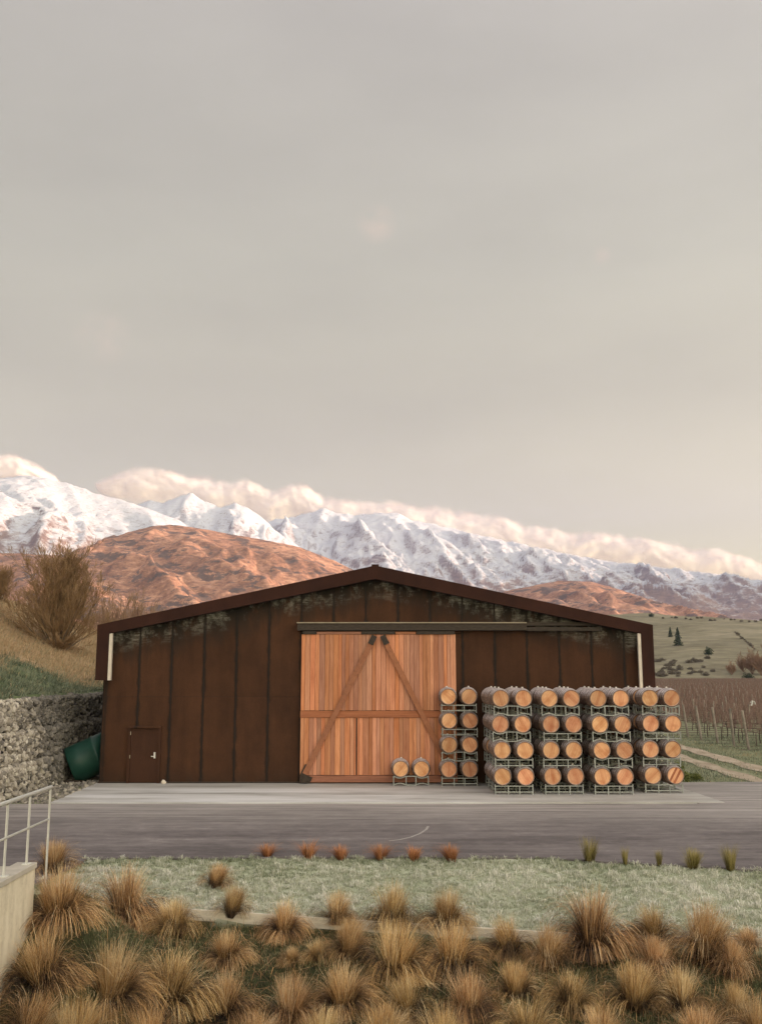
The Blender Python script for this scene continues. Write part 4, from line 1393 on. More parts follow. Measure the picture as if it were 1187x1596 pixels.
# ------------------------------------------------------------------ grasses
def ribbons(name, paths, width, side, tint, mat, parent=None, link_it=True):
    """paths (n,k,3); width (n,k); side (n,3); tint (n,k)"""
    n, k, _ = paths.shape
    s = side[:, None, :] * width[:, :, None] * 0.5
    V = np.stack([paths - s, paths + s], 2).reshape(-1, 3)
    T = np.repeat(tint.reshape(-1), 2)
    i = (np.arange(n)[:, None] * k + np.arange(k - 1)[None]) * 2
    i = i.ravel()
    F = np.stack([i, i + 1, i + 3, i + 2], 1)
    me = meshdata(name, V, F, mat, tint=T)
    return link(name, me, parent) if link_it else me


def tussock_mesh(seed, n, spread, height, mat, droop=1.0, lean=(0.0, 0.0), locks=46, wid=0.0075, tuft=0.36):
    """a tussock: an upright tuft in the middle, locks of longer blades that arch over and hang as a skirt"""
    r = np.random.default_rng(seed)
    k = 9
    nt_ = max(3, int(locks * tuft))
    la = r.uniform(0, 2 * math.pi, locks); lt = r.uniform(0.35, 1.0, locks) * spread
    lt[:nt_] = r.uniform(0.02, 0.46, nt_)
    llen = r.uniform(0.85, 1.15, locks); ltint = r.normal(0, 0.17, locks); ldr = r.uniform(0.75, 1.3, locks)
    lk = r.integers(0, locks, n)
    isk = lk >= nt_
    a = la[lk] + r.normal(0, 0.20, n) * np.where(isk, 1, 2.0); th = np.abs(lt[lk] + r.normal(0, 0.08, n))
    L = height * llen[lk] * r.uniform(0.70, 1.12, n) * np.where(isk, 1.18, 0.98)
    d = np.stack([np.sin(th) * np.cos(a) + lean[0], np.sin(th) * np.sin(a) + lean[1], np.cos(th)], 1)
    d /= np.linalg.norm(d, axis=1, keepdims=True)
    rr = 0.17 * np.sqrt(r.random(n)) * height
    p = np.stack([rr * np.cos(a + r.normal(0, 0.5, n)), rr * np.sin(a + r.normal(0, 0.5, n)), np.zeros(n) - 0.03], 1)
    P = [p]; st = L / (k - 1)
    grav = np.where(isk, 0.85 + 0.35 * th, 0.16 + 0.40 * th) * ldr[lk] * droop * r.uniform(0.8, 1.2, n)
    cur = p.copy(); wob = r.normal(0, 0.05, (n, 3))
    for i in range(k - 1):
        d = d + np.array((0, 0, -1.0)) * (grav * ((i + 1) / (k - 1)) ** 1.2 * 0.62)[:, None] + wob * 0.3
        d /= np.linalg.norm(d, axis=1, keepdims=True)
        cur = cur + d * st[:, None]
        low = cur[:, 2] < 0.02
        cur[low, 2] = 0.02 + 0.04 * r.random(low.sum())
        P.append(cur.copy())
    P = np.stack(P, 1)
    u = np.linspace(0, 1, k)[None]
    w = wid * r.uniform(0.6, 1.5, (n, 1)) * (1 - 0.72 * u ** 1.6)
    sd = np.stack([-np.sin(a), np.cos(a), np.zeros(n)], 1)
    ang = r.uniform(-1.1, 1.1, n)
    sd = sd * np.cos(ang)[:, None] + np.array((0, 0, 1.0)) * (np.sin(ang) * 0.5)[:, None] + np.stack([np.cos(a), np.sin(a), 0 * a], 1) * (np.sin(ang) * 0.8)[:, None]
    sd /= np.linalg.norm(sd, axis=1, keepdims=True)
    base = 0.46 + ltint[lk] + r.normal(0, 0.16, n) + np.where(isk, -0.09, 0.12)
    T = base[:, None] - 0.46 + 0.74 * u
    return ribbons('tussock', P, w, sd, np.clip(T, 0, 1), mat, None, False)


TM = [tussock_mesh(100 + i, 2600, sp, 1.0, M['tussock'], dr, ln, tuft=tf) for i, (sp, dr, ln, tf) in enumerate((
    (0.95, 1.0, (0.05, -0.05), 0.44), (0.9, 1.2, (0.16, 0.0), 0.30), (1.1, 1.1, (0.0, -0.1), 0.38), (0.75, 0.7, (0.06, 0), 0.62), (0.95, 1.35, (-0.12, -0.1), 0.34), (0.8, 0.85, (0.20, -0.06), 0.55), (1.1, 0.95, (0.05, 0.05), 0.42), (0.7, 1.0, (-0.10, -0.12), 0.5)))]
TO = [tussock_mesh(200 + i, 520, 0.62, 1.0, M['tussock_orange'], 0.45, (0.02, 0), 18, 0.011, 0.6) for i in range(3)]
TG = [tussock_mesh(220 + i, 520, 0.38, 1.0, M['tussock_green'], 0.30, (0.03, 0), 18, 0.011, 0.7) for i in range(3)]

# centre x, crown top, foot (photo survey), mesh, height factor
TUSS = [
    ('in the wall corner, behind the handrail end', 82, 1308, 1375, 3),
    ('big, against the end of the cream wall', 92, 1356, 1462, 0),
    ('big, with a pale combed skirt, second along from the cream wall', 197, 1352, 1468, 1),
    ('dark half-hidden, beside the pale combed one', 270, 1396, 1478, 7),
    ('small upright, alone on the lawn above the edging board', 334, 1346, 1391, 3),
    ('upright, straddling the end of the edging board', 360, 1390, 1452, 3),
    ('standing in front of the bare edging board', 443, 1400, 1474, 0),
    ('broad, covering the edging board below the first orange tufts', 523, 1390, 1452, 6),
    ('big rounded, below the middle orange tufts', 610, 1386, 1468, 2),
    ('big rounded, below the last orange tuft', 696, 1383, 1462, 0),
    ('brown, at the far end of the visible edging board', 795, 1430, 1504, 4),
    ('narrow reddish, leaning on the tallest clump', 857, 1446, 1528, 5),
    ('tallest, with a long combed skirt below the greenish tufts', 926, 1386, 1508, 1),
    ('round reddish, next to the tallest clump', 1022, 1416, 1490, 4),
    ('tall reddish crested, below the paired greenish tufts', 1096, 1413, 1522, 5),
    ('dark small, by the lawn at the picture edge', 1168, 1440, 1498, 7),
    ('large dark sprawling, low against the cream wall', 66, 1452, 1560, 2),
    ('middle-sized, downhill of the board-end clump', 355, 1452, 1514, 0),
    ('golden upright, downhill of the broad edging clump', 540, 1433, 1510, 3),
    ('small brown, beside the golden upright clump', 497, 1462, 1508, 7),
    ('smallest grey-brown, alone on the green bank', 455, 1472, 1514, 7),
    ('big shaggy, downhill of the middle orange tufts', 612, 1440, 1545, 6),
    ('big shaggy, downhill of the last orange tuft', 703, 1440, 1530, 2),
    ('golden leaning, downhill of the round reddish clump', 1022, 1462, 1532, 5),
    ('golden leaning, downhill of the tall crested clump', 1137, 1460, 1540, 5),
    ('big yellow-topped, below the pale combed clump', 172, 1476, 1592, 0),
    ('orange-topped, next to the big yellow-topped clump', 266, 1482, 1592, 1),
    ('yellow crowned with an even skirt, low on the bank', 352, 1516, 1602, 2),
    ('flattened, low between two round clumps', 450, 1522, 1612, 6),
    ('round dense, low below the golden upright clump', 536, 1506, 1592, 0),
    ('forked, low below the big shaggy clumps', 636, 1520, 1604, 4),
    ('dark-hearted, low below the bare green patch', 732, 1510, 1606, 2),
    ('small pointed, low on the bank past the dark-hearted one', 803, 1502, 1570, 3),
    ('ragged, low below the narrow reddish clump', 886, 1516, 1592, 1),
    ('fan-shaped, low below the tallest clump', 987, 1500, 1592, 3),
    ('spreading, low below the golden leaning clump', 1062, 1512, 1592, 6),
    ('loose pale, low by the dark hollow', 1150, 1532, 1606, 5),
    ('cut by the bottom edge, nearest the cream wall', 42, 1546, 1655, 1),
    ('cut by the bottom edge, below the large sprawling clump', 112, 1562, 1668, 6),
    ('cut by the bottom edge, below the orange-topped clump', 232, 1566, 1668, 4),
    ('cut by the bottom edge, below the round dense clump', 500, 1574, 1668, 0),
    ('cut by the bottom edge, below the forked clump', 600, 1566, 1665, 5),
    ('cut by the bottom edge, below the dark-hearted clump', 690, 1574, 1668, 2),
    ('pale, cut by the bottom edge below the small pointed clump', 822, 1560, 1655, 1),
    ('pale, cut by the bottom edge below the fan-shaped clump', 936, 1566, 1660, 6),
    ('pale, cut by the bottom edge below the spreading clump', 1092, 1570, 1664, 3),
    ('pale, cut by the bottom edge at the picture corner', 1182, 1556, 1650, 0),
    ('cut by the bottom edge, below the yellow crowned clump', 398, 1580, 1674, 5),
]
trng = random.Random(12)


def put_tussock(px, top, foot, me, label, group, hfac=1.0, name='tussock'):
    x, y, z = hit(px, foot, gz, 9, 24)
    d = y * math.cos(PITCH) + (z - CAM_H) * math.sin(PITCH)
    h = (foot - top) * d / FPX * 1.02 * hfac
    o = bpy.data.objects.new(name, me); COL.objects.link(o)
    o.location = (x, y, z); o.rotation_euler = (0, 0, trng.uniform(-0.7, 0.7))
    return o, h, label, group


hz = [float(np.ptp(np.array([v.co.z for v in m.vertices]))) for m in TM]
hzo = [float(np.ptp(np.array([v.co.z for v in m.vertices]))) for m in TO]
hzg = [float(np.ptp(np.array([v.co.z for v in m.vertices]))) for m in TG]
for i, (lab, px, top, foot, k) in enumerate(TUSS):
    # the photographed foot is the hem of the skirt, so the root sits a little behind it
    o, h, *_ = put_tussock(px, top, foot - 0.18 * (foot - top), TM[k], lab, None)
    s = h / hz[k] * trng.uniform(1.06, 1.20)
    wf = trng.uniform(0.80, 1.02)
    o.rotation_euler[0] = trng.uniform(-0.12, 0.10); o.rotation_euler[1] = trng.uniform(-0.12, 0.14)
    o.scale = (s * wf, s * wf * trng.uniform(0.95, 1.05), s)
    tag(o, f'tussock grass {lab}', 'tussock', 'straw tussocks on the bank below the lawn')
ROWO = ['first', 'second', 'third', 'fourth', 'fifth', 'sixth']
for i, (px, top, foot) in enumerate(((417, 1311, 1337), (480, 1309, 1339), (532, 1316, 1341), (593, 1312, 1341), (645, 1317, 1342), (703, 1315, 1343))):
    o, h, *_ = put_tussock(px, top, foot, TO[i % 3], '', '')
    s = h / hzo[i % 3] * 1.1; o.scale = (s * 1.25, s * 1.25, s)
    tag(o, f'young orange tuft, {ROWO[i]} of six from the handrail along the asphalt', 'tussock', 'young tufts along the lawn edge')
for i, (px, top, foot) in enumerate(((918, 1302, 1345), (974, 1318, 1348), (1027, 1320, 1351), (1078, 1321, 1354), (1138, 1315, 1357))):
    o, h, *_ = put_tussock(px, top, foot, TG[i % 3], '', '')
    s = h / hzg[i % 3] * 1.08; o.scale = (s * (0.9 if i not in (1, 2) else 0.6), s * (0.9 if i not in (1, 2) else 0.6), s)
    if i == 3: o.scale = (s * 1.5, s * 1.5, s)
    tag(o, f'young greenish tuft, {ROWO[i]} of five after the orange ones along the asphalt', 'tussock', 'young tufts along the lawn edge')


def field(name, n, sampler, length, width, mat, tintf, seed, lean=0.5, zoff=-0.01, wind=(0, 0)):
    r = np.random.default_rng(seed)
    X, Y = sampler(r, n)
    Z = gz(X, Y) + zoff
    n = len(X)
    L = length(X, Y, r)
    a = r.uniform(0, 2 * math.pi, n); b = np.abs(r.normal(0, lean, n))
    dx, dy = np.cos(a) * b + wind[0], np.sin(a) * b + wind[1]
    p0 = np.stack([X, Y, Z], 1)
    p1 = p0 + np.stack([dx * 0.35, dy * 0.35, np.full(n, 0.58)], 1) * L[:, None]
    p2 = p0 + np.stack([dx * 1.0, dy * 1.0, 0.9 - 0.35 * np.clip(b, 0, 1.6)], 1) * L[:, None]
    P = np.stack([p0, p1, p2], 1)
    w = width * r.uniform(0.6, 1.4, (n, 1)) * np.array([[1.0, 0.8, 0.25]])
    q = a + math.pi / 2 + r.normal(0, 0.6, n)
    sd = np.stack([np.cos(q), np.sin(q), 0 * q], 1)
    T = tintf(X, Y, r)[:, None] + np.array([[-0.10, 0.0, 0.08]])
    return tag(ribbons(name, P, w, sd, np.clip(T, 0, 1), mat), kind='stuff')


def s_lawn(r, n):
    X = r.uniform(-6.75, 10.5, n)
    lo = np.maximum(edging_y(X), 15.5); hi = lawn_edge(X) + 0.06 + 0.22 * np.clip(fbm(X * 2.2, X * 0 + 5, 4, 77), -0.6, 1)
    return X, lo + (hi - lo) * r.random(n)


def lawn_t(X, Y, r):
    f = fbm(X * 0.55, Y * 1.1, 4, 31); g = fbm(X * 3.0, Y * 5.0, 3, 33)
    edge = sstep(1.1, 0.1, lawn_edge(X) - Y)
    bare = sstep(2.5, 8, X) * 0.14 + sstep(2.2, 0.4, Y - edging_y(X)) * 0.06
    h = fbm(X * 6.0, Y * 9.0, 2, 34)
    return 0.56 + 0.36 * f + 0.60 * g + 0.45 * h + r.normal(0, 0.12, len(X)) + bare - 0.16 * edge


field('frosted_lawn_grass', 150000, s_lawn, lambda X, Y, r: r.uniform(0.03, 0.085, len(X)) * (1 + 2.2 * np.clip(fbm(X * 3, Y * 5, 3, 33) + 0.6 * fbm(X * 6, Y * 9, 2, 34), -0.35, 1)), 0.011, M['frost_grass'], lawn_t, 61, 0.75)


def s_bankslope(r, n):
    X = r.uniform(-5.0, 8.5, n); hi = edging_y(X) - 0.06
    lo = 12.5 + 0 * X
    return X, lo + (hi - lo) * r.random(n)


field('bank_undergrowth_grass', 80000, s_bankslope, lambda X, Y, r: r.uniform(0.05, 0.16, len(X)), 0.009, M['low_grass'],
      lambda X, Y, r: 0.46 + 0.6 * fbm(X * 1.1, Y * 1.1, 4, 35) + r.normal(0, 0.20, len(X)), 62, 0.8)


field('dead_grass_litter', 9000, s_bankslope, lambda X, Y, r: r.uniform(0.08, 0.30, len(X)), 0.008, M['tussock'],
      lambda X, Y, r: 0.45 + 0.3 * fbm(X * 0.9, Y * 0.9, 3, 45) + r.normal(0, 0.22, len(X)), 66, 1.5)


def s_left(r, n):
    Y = 27 + 60 * r.random(n) ** 1.2; X = -12.85 - 18 * r.random(n) ** 1.15
    return X, Y


field('bank_grass', 120000, s_left, lambda X, Y, r: r.uniform(0.10, 0.32, len(X)) * (1 + 0.5 * bank_dry(X, Y)), 0.022, M['bank_grass'],
      lambda X, Y, r: np.where(r.random(len(X)) < bank_dry(X, Y) * 0.92 + 0.03, r.uniform(0.58, 0.98, len(X)), np.clip(0.25 + 0.45 * fbm(X * 0.9, Y * 0.9, 3, 37) + r.normal(0, 0.14, len(X)), 0, 0.5)), 63, 0.8, wind=(0.35, -0.15))


def s_verge(r, n):
    X = r.uniform(10.7, 26, n); Y = 37.3 + 28 * r.random(n) ** 1.1
    t = np.minimum(np.abs(X - 14.6), np.abs(X - 16.4))
    k = (t > 0.55) | (r.random(n) < 0.05)
    return X[k], Y[k]


field('verge_grass', 42000, s_verge, lambda X, Y, r: r.uniform(0.05, 0.17, len(X)), 0.020, M['bank_grass'],
      lambda X, Y, r: np.clip(0.34 + 0.42 * fbm(X * 0.35, Y * 0.7, 4, 39) + r.normal(0, 0.13, len(X)), 0, 0.95), 64, 0.8)

# ------------------------------------------------------------------ bare trees
def prisms(P0, P1, R0, R1, sides=4):
    P0, P1 = np.asarray(P0), np.asarray(P1); R0 = np.asarray(R0); R1 = np.asarray(R1)
    n = len(P0); d = P1 - P0; d /= np.linalg.norm(d, axis=1, keepdims=True) + 1e-9
    up = np.where(np.abs(d[:, 2:3]) < 0.9, np.array([[0, 0, 1.0]]), np.array([[1.0, 0, 0]]))
    a = np.cross(d, up); a /= np.linalg.norm(a, axis=1, keepdims=True); b = np.cross(d, a)
    V = []
    for P, Rr in ((P0, R0), (P1, R1)):
        for k in range(sides):
            q = 2 * math.pi * k / sides
            V.append(P + (math.cos(q) * a + math.sin(q) * b) * Rr[:, None])
    V = np.stack(V, 1).reshape(-1, 3)
    base = np.arange(n)[:, None] * 2 * sides
    F = np.concatenate([np.stack([base[:, 0] + k, base[:, 0] + (k + 1) % sides, base[:, 0] + sides + (k + 1) % sides, base[:, 0] + sides + k], 1) for k in range(sides)])
    return V, F


def bare_tree_meshes(seed, stems, tmax, lv, trunk_h=0.0, rough=1.0, mat_t=None, mat_c=None, twig_r=0.007, unit=6.2, kids=(6, 7, 6, 5), rounded=False):
    """stems fan out from the base; returns (limb mesh, twig mesh), about `unit` m tall"""
    rr = random.Random(seed)
    limbs, twigs = [], []

    def grow(p, d, L, r, lev):
        seg = 5; cur = Vector(p); dd = Vector(d)
        pts = [cur.copy()]
        for i in range(seg):
            dd = (dd + Vector((rr.gauss(0, 0.07), rr.gauss(0, 0.07), 0.06 + rr.gauss(0, 0.04))) * rough).normalized()
            cur = cur + dd * (L / seg); pts.append(cur.copy())
        for i in range(seg):
            ra = max(r * (1 - 0.8 * i / seg), twig_r); rb = max(r * (1 - 0.8 * (i + 1) / seg), twig_r * 0.8)
            (limbs if lev == 0 else twigs).append((pts[i], pts[i + 1], ra, rb))
        if lev < lv:
            for _ in range(kids[lev]):
                t = rr.uniform(0.10, 0.97); i = min(int(t * seg), seg - 1); q = pts[i].lerp(pts[i + 1], t * seg - i)
                ax_ = (pts[i + 1] - pts[i]).normalized()
                s = Vector((rr.gauss(0, 1), rr.gauss(0, 1), rr.gauss(0, 0.6))); s = (s - ax_ * s.dot(ax_)).normalized()
                sp = rr.uniform(0.30, 0.95)
                grow(q, (ax_ + s * sp + Vector((0, 0, 0.15))).normalized(), L * rr.uniform(0.34, 0.6) * (1.15 - 0.5 * t), r * 0.42, lev + 1)
    for s in range(stems):
        a = 2 * math.pi * s / stems + rr.uniform(-0.3, 0.3); th = tmax * math.sqrt(rr.random())
        d = Vector((math.sin(th) * math.cos(a), math.sin(th) * math.sin(a), math.cos(th)))
        if rounded:
            # stems end on a rounded crown outline
            th = rr.uniform(0.0, 1.38) ** 0.95; d = Vector((math.sin(th) * math.cos(a), math.sin(th) * math.sin(a), math.cos(th)))
            A = math.sin(th) ** 2 / 0.30 + math.cos(th) ** 2 / 0.25; B = 2 * 0.54 * math.cos(th) / 0.25
            reach = (B + math.sqrt(max(B * B - 4 * A * 0.166, 0.01))) / (2 * A)
            grow((0.2 * math.cos(a) * rr.random(), 0.2 * math.sin(a) * rr.random(), -0.1), d, unit * 0.86 * max(reach, 0.22) * rr.uniform(0.82, 1.0), 0.045 * unit / 6.2, 0)
            continue
        grow((0.18 * math.cos(a) * rr.random(), 0.18 * math.sin(a) * rr.random(), trunk_h * unit - 0.1), d, unit * (0.84 - 0.30 * th) * rr.uniform(0.85, 1.05) * (1 - trunk_h * 0.8), 0.040 * unit / 6.2, 0)
    if trunk_h: limbs.append((Vector((0, 0, -0.2)), Vector((0, 0, trunk_h * unit)), 0.03 * unit, 0.024 * unit))

    def mk(nm, S, mat, sides):
        V, F = prisms([s[0][:] for s in S], [s[1][:] for s in S], [s[2] for s in S], [s[3] for s in S], sides)
        return meshdata(nm, V, F, mat)
    return mk('trunk', limbs, mat_t, 6), mk('crown', twigs, mat_c, 3)


def plant(name, meshes, loc, s, rz, label, cat, group=None):
    t = empty(name, loc, rz); t.scale = (s, s, s) if not isinstance(s, tuple) else s
    link('trunk', meshes[0], t, True); link('crown', meshes[1], t, True)
    return tag(t, label, cat, group)


big_tree = bare_tree_meshes(3, 30, 0.80, 3, 0.0, 0.8, M['bark'], M['twig'], 0.0088, 6.2, (12, 9, 4, 0), True)
x, y, z = hit(88, 1014, gz, 45, 75)
plant('willow_tree', big_tree, (x, y, z - 0.1), 1.0 * (164 * y / FPX) / 6.2, 0.3, 'bare brown many-stemmed willow on the dry grass bank beside the barn', 'tree')
x2, y2, z2 = hit(-6, 985, gz, 45, 90)
plant('willow_tree', big_tree, (-27.0, 68.0, float(gz(-27.0, 68.0)) - 0.1), 0.45, 2.0, 'thinner bare willow partly cut by the photo edge behind the marker posts', 'tree')
far_tree = bare_tree_meshes(8, 9, 0.42, 2, 0.10, 1.0, M['far_twig'], M['far_twig'], 0.05, 18.0, (11, 8, 0, 0))
for i, (px, top, foot, dY, lab) in enumerate(((163, 930, 1000, 230, 'nearest the big willow'), (182, 936, 1000, 242, 'second from the big willow'), (200, 929, 1000, 236, 'tallest of the row behind the barn roof'), (217, 938, 1000, 250, 'second from the roof edge'), (233, 946, 1000, 258, 'lowest of the row, just above the roof edge'))):
    p = at_y(px, foot, dY); q = at_y(px, top, dY)
    g = float(gz(p[0], dY)); sc = (q[2] - g) / 17.5
    plant('bare_tree', far_tree, (p[0], dY, g), (sc * 0.8, sc * 0.8, sc), i * 1.1, f'bare far tree {lab}', 'tree', 'bare trees in a row behind the bank')
# reddish bare trees at the foot of the pasture hill
red_tree = bare_tree_meshes(9, 11, 0.75, 2, 0.03, 1.0, M['far_twig'], M['far_twig'], 0.045, 9.0, (10, 8, 0, 0))
for i, (px, top, foot, dY, lab) in enumerate(((1140, 1030, 1055, 470, 'low, first of the clump past the vineyard'), (1158, 1018, 1056, 480, 'second of the clump past the vineyard'), (1172, 1012, 1057, 472, 'broad, third of the clump past the vineyard'), (1187, 1008, 1057, 465, 'tallest of the clump past the vineyard, cut by the photo edge'))):
    p = at_y(px, foot, dY); q = at_y(px, top, dY)
    g = max(float(gz(p[0], dY)), float(grassy_hill(np.array(p[0]), np.array(float(dY))))) - 0.3
    sc = (q[2] - g) / 8.3
    plant('bare_tree', red_tree, (p[0], dY, g), sc, i * 1.3, f'reddish bare tree, {lab}', 'tree', 'reddish bare trees at the hill foot')

# marker posts on the bank
for i, (px, top, foot, lab) in enumerate(((2, 926, 953, 'tallest pale marker post on the bank at the photo edge'), (14, 938, 953, 'short pale marker post next to the tallest one'), (42, 936, 951, 'thin pale marker post in front of the willow twigs'))):
    yy = 74.0
    p = at_y(px, foot, yy); q = at_y(px, top, yy); g = float(gz(p[0], yy))
    o = MB().tube((0, 0, -0.2), (0, 0, q[2] - g), 0.05, 0.045, 8).tube((0, 0, q[2] - g), (0, 0, q[2] - g + 0.05), 0.045, 0.02, 8).build('marker_post', M['pale_post'])
    o.location = (p[0], yy, g)
    tag(o, lab, 'post', 'marker posts on the bank')


# ------------------------------------------------------------------ conifers and shrubs on the pasture
def leafy(name, n, fn, size, mat, seed):
    """cloud of small leaf cards following fn(r, n) -> points, tints"""
    r = np.random.default_rng(seed)
    P, T = fn(r, n)
    a = r.normal(size=(n, 3)); a /= np.linalg.norm(a, axis=1, keepdims=True)
    b = np.cross(a, r.normal(size=(n, 3))); b /= np.linalg.norm(b, axis=1, keepdims=True)
    s = size * r.uniform(0.5, 1.4, (n, 1))
    V = np.stack([P - a * s, P + b * s * 0.6, P + a * s, P - b * s * 0.6], 1).reshape(-1, 3)
    return meshdata(name, V, np.arange(4 * n).reshape(n, 4), mat, tint=np.repeat(np.clip(T, 0, 1), 4))


def conifer_pts(r, n):
    h = r.random(n) ** 1.35
    tiers = 9; ph = (h * tiers) % 1.0
    rr = (1 - h) ** 0.8 * (0.30 - 0.10 * ph) * np.sqrt(r.uniform(0.25, 1, n)) * (1 + 0.25 * np.sin(7 * h * 6 + 3 * np.arange(n) % 5))
    a = r.uniform(0, 2 * math.pi, n)
    rr *= 1 + 0.25 * np.sin(a * 3 + h * 20)
    return np.stack([rr * np.cos(a), rr * np.sin(a), 0.06 + 0.94 * h - 0.10 * rr], 1), 0.45 + r.normal(0, 0.25, n)


def bush_pts(r, n):
    v = r.normal(size=(n, 3)); v /= np.linalg.norm(v, axis=1, keepdims=True)
    a = np.arctan2(v[:, 1], v[:, 0])
    rad_ = (r.random(n) ** 0.4) * (0.5 + 0.10 * np.sin(a * 3 + 1) + 0.10 * np.sin(v[:, 2] * 5 + a * 2))
    P = v * rad_[:, None]; P[:, 2] = np.abs(P[:, 2] + 0.18) * 1.1
    return P, 0.45 + r.normal(0, 0.22, n) + 0.1 * v[:, 2]


con_me = leafy('crown', 1500, conifer_pts, 0.035, M['conifer'], 5)
con_tr = MB().tube((0, 0, -0.05), (0, 0, 0.9), 0.022, 0.004, 8).data('trunk', M['bark'])
rb_me = leafy('crown', 1300, bush_pts, 0.05, M['conifer'], 6)
rb_tr = MB().tube((0, 0, -0.1), (0, 0, 0.45), 0.05, 0.02, 8).data('trunk', M['bark'])
shr_me = leafy('crown', 1600, bush_pts, 0.045, M['shrub'], 7)
scr_me = leafy('crown', 900, bush_pts, 0.06, M['scrub'], 8)


def hill_any(X, Y): return np.maximum(gz(X, Y), grassy_hill(X, Y))


def on_hill(px, top, foot, meshes, wide, name, lab, cat, group=None, y0=380, y1=960):
    x, y, z = hit(px, foot, hill_any, y0, y1, 4000)
    h = (foot - top) * y / FPX
    t = plant(name, meshes, (x, y, z - 0.02 * h), (h * wide, h * wide, h), px * 0.7, lab, cat, group)
    return t


on_hill(1056, 978, 1006, (con_tr, con_me), 0.85, 'conifer_tree', 'larger dark conifer standing on the open pasture hill', 'tree', 'evergreens on the pasture hill')
on_hill(1044, 977, 993, (con_tr, con_me), 0.85, 'conifer_tree', 'smaller dark conifer just beside the larger one on the hill', 'tree', 'evergreens on the pasture hill')
on_hill(1103, 1004, 1020, (rb_tr, rb_me), 0.80, 'round_tree', 'single dark round tree lower on the pasture hill', 'tree', 'evergreens on the pasture hill')
on_hill(948, 942, 957, (rb_tr, rb_me), 0.9, 'round_tree', 'dark round tree on the hill crest just above the roof', 'tree', 'evergreens on the pasture hill')
on_hill(1014, 953, 961, (rb_tr, rb_me), 1.0, 'round_tree', 'small dark tree on the hill crest past the roof corner', 'tree', 'evergreens on the pasture hill')
on_hill(1165, 1045, 1061, (rb_tr, rb_me), 1.2, 'dark_bush', 'dark evergreen bush below the reddish bare trees', 'bush', None, 250)
on_hill(1080, 1023, 1030, (rb_tr, scr_me), 1.2, 'dark_bush', 'tiny dark bush alone on the lower hill', 'bush')
sr = random.Random(3)
for i in range(16):
    px = 1030 + 158 * (i + sr.random()) / 16; f = 963 + sr.uniform(-1, 2.5) + (px - 1030) * 0.03
    on_hill(px, f - sr.uniform(2.2, 4.6), f, (rb_tr, scr_me), sr.uniform(1.0, 1.6), 'crest_tree', 'small dark tree in the thin line along the hill crest', 'tree', 'trees along the hill crest', 700, 1000)
for i in range(12):
    t = i / 11; px = 1145 + 30 * t + sr.uniform(-1, 1); f = 986 + 26 * t
    on_hill(px, f - sr.uniform(2.5, 4.5), f, (rb_tr, scr_me), 1.5, 'hedge_bush', 'low bush in the slanting hedge line on the hill', 'bush', 'bushes of the slanting hedge')
for i in range(40):
    px = sr.uniform(1012, 1112); f = sr.uniform(1026, 1054) if sr.random() < 0.75 else sr.uniform(1046, 1055)
    h = sr.uniform(3, 8)
    on_hill(px, f - h, f, (rb_tr, scr_me), sr.uniform(1.3, 2.0), 'scrub_bush', 'brown scrub bush in the rough patch at the hill foot', 'bush', 'scrub bushes at the hill foot')

# shrubs at the slab's corner by the track
for i, (px, top, foot, wdt, lab) in enumerate(((1072, 1199, 1220, 1.25, 'low yellow-green shrub beside the last barrel stack'), (1090, 1203, 1219, 1.3, 'second low yellow-green shrub, nearer the dirt track'), (1062, 1186, 1200, 1.1, 'small green shrub half behind the last barrel stack'))):
    x, y, z = hit(px, foot, gz, 30, 60)
    h = (foot - top) * y / FPX
    plant('shrub', (rb_tr, shr_me), (x, max(y, 37.9) + 0.2 * i, z), (h * wdt, h * wdt, h), i * 2.0, lab, 'shrub', 'shrubs beside the slab')


# ------------------------------------------------------------------ vineyard
def vine_arrays(seed):
    r = random.Random(seed); S = []
    hgt = r.uniform(0.72, 0.85)
    S.append(((0, 0, -0.1), (r.uniform(-.05, .05), r.uniform(-.04, .04), hgt * 0.55), 0.035, 0.03, 0.2))
    S.append((S[0][1], (0, 0, hgt), 0.032, 0.028, 0.25))
    for sg in (-1, 1):
        prev = (0, 0, hgt)
        for k in range(1, 4):
            nx = (sg * 0.24 * k, r.uniform(-0.03, 0.03), hgt + 0.06 + r.uniform(-0.02, 0.03))
            S.append((prev, nx, 0.022, 0.018, 0.3)); prev = nx
            for _ in range(4):
                a = (nx[0] + r.uniform(-0.12, 0.12), nx[1], nx[2]); L = r.uniform(0.55, 1.0)
                b = (a[0] + r.gauss(0, 0.07), a[1] + r.gauss(0, 0.06), a[2] + L * 0.55)
                c = (b[0] + r.gauss(0, 0.09), b[1] + r.gauss(0, 0.10), a[2] + L)
                t = r.uniform(0.5, 1.0)
                S.append((a, b, 0.011, 0.010, t)); S.append((b, c, 0.010, 0.007, t))
    V, F = prisms([s[0] for s in S], [s[1] for s in S], [s[2] for s in S], [s[3] for s in S], 3)
    return V, F, np.repeat([s[4] for s in S], 6)


VA = [vine_arrays(40 + k) for k in range(6)]
VM = [meshdata('grapevine', v, f, M['vine'], tint=t) for v, f, t in VA]
PV, PF = prisms([(0, 0, -0.2)], [(0, 0, 1.85)], [0.05], [0.045], 6)
PM = meshdata('vineyard_post', np.concatenate([PV, [[0, 0, 1.87]]]), [list(f) for f in PF] + [[6 + k, 6 + (k + 1) % 6, 12] for k in range(6)], M['post'])


def in_view(x, y): return 0.262 * y + 1.0 < x < 0.425 * y + 3


ORD = ['first', 'second', 'third', 'fourth', 'fifth', 'sixth', 'seventh', 'eighth', 'ninth', 'tenth', 'eleventh', 'twelfth', 'thirteenth', 'fourteenth', 'fifteenth', 'sixteenth', 'seventeenth', 'eighteenth', 'nineteenth', 'twentieth']


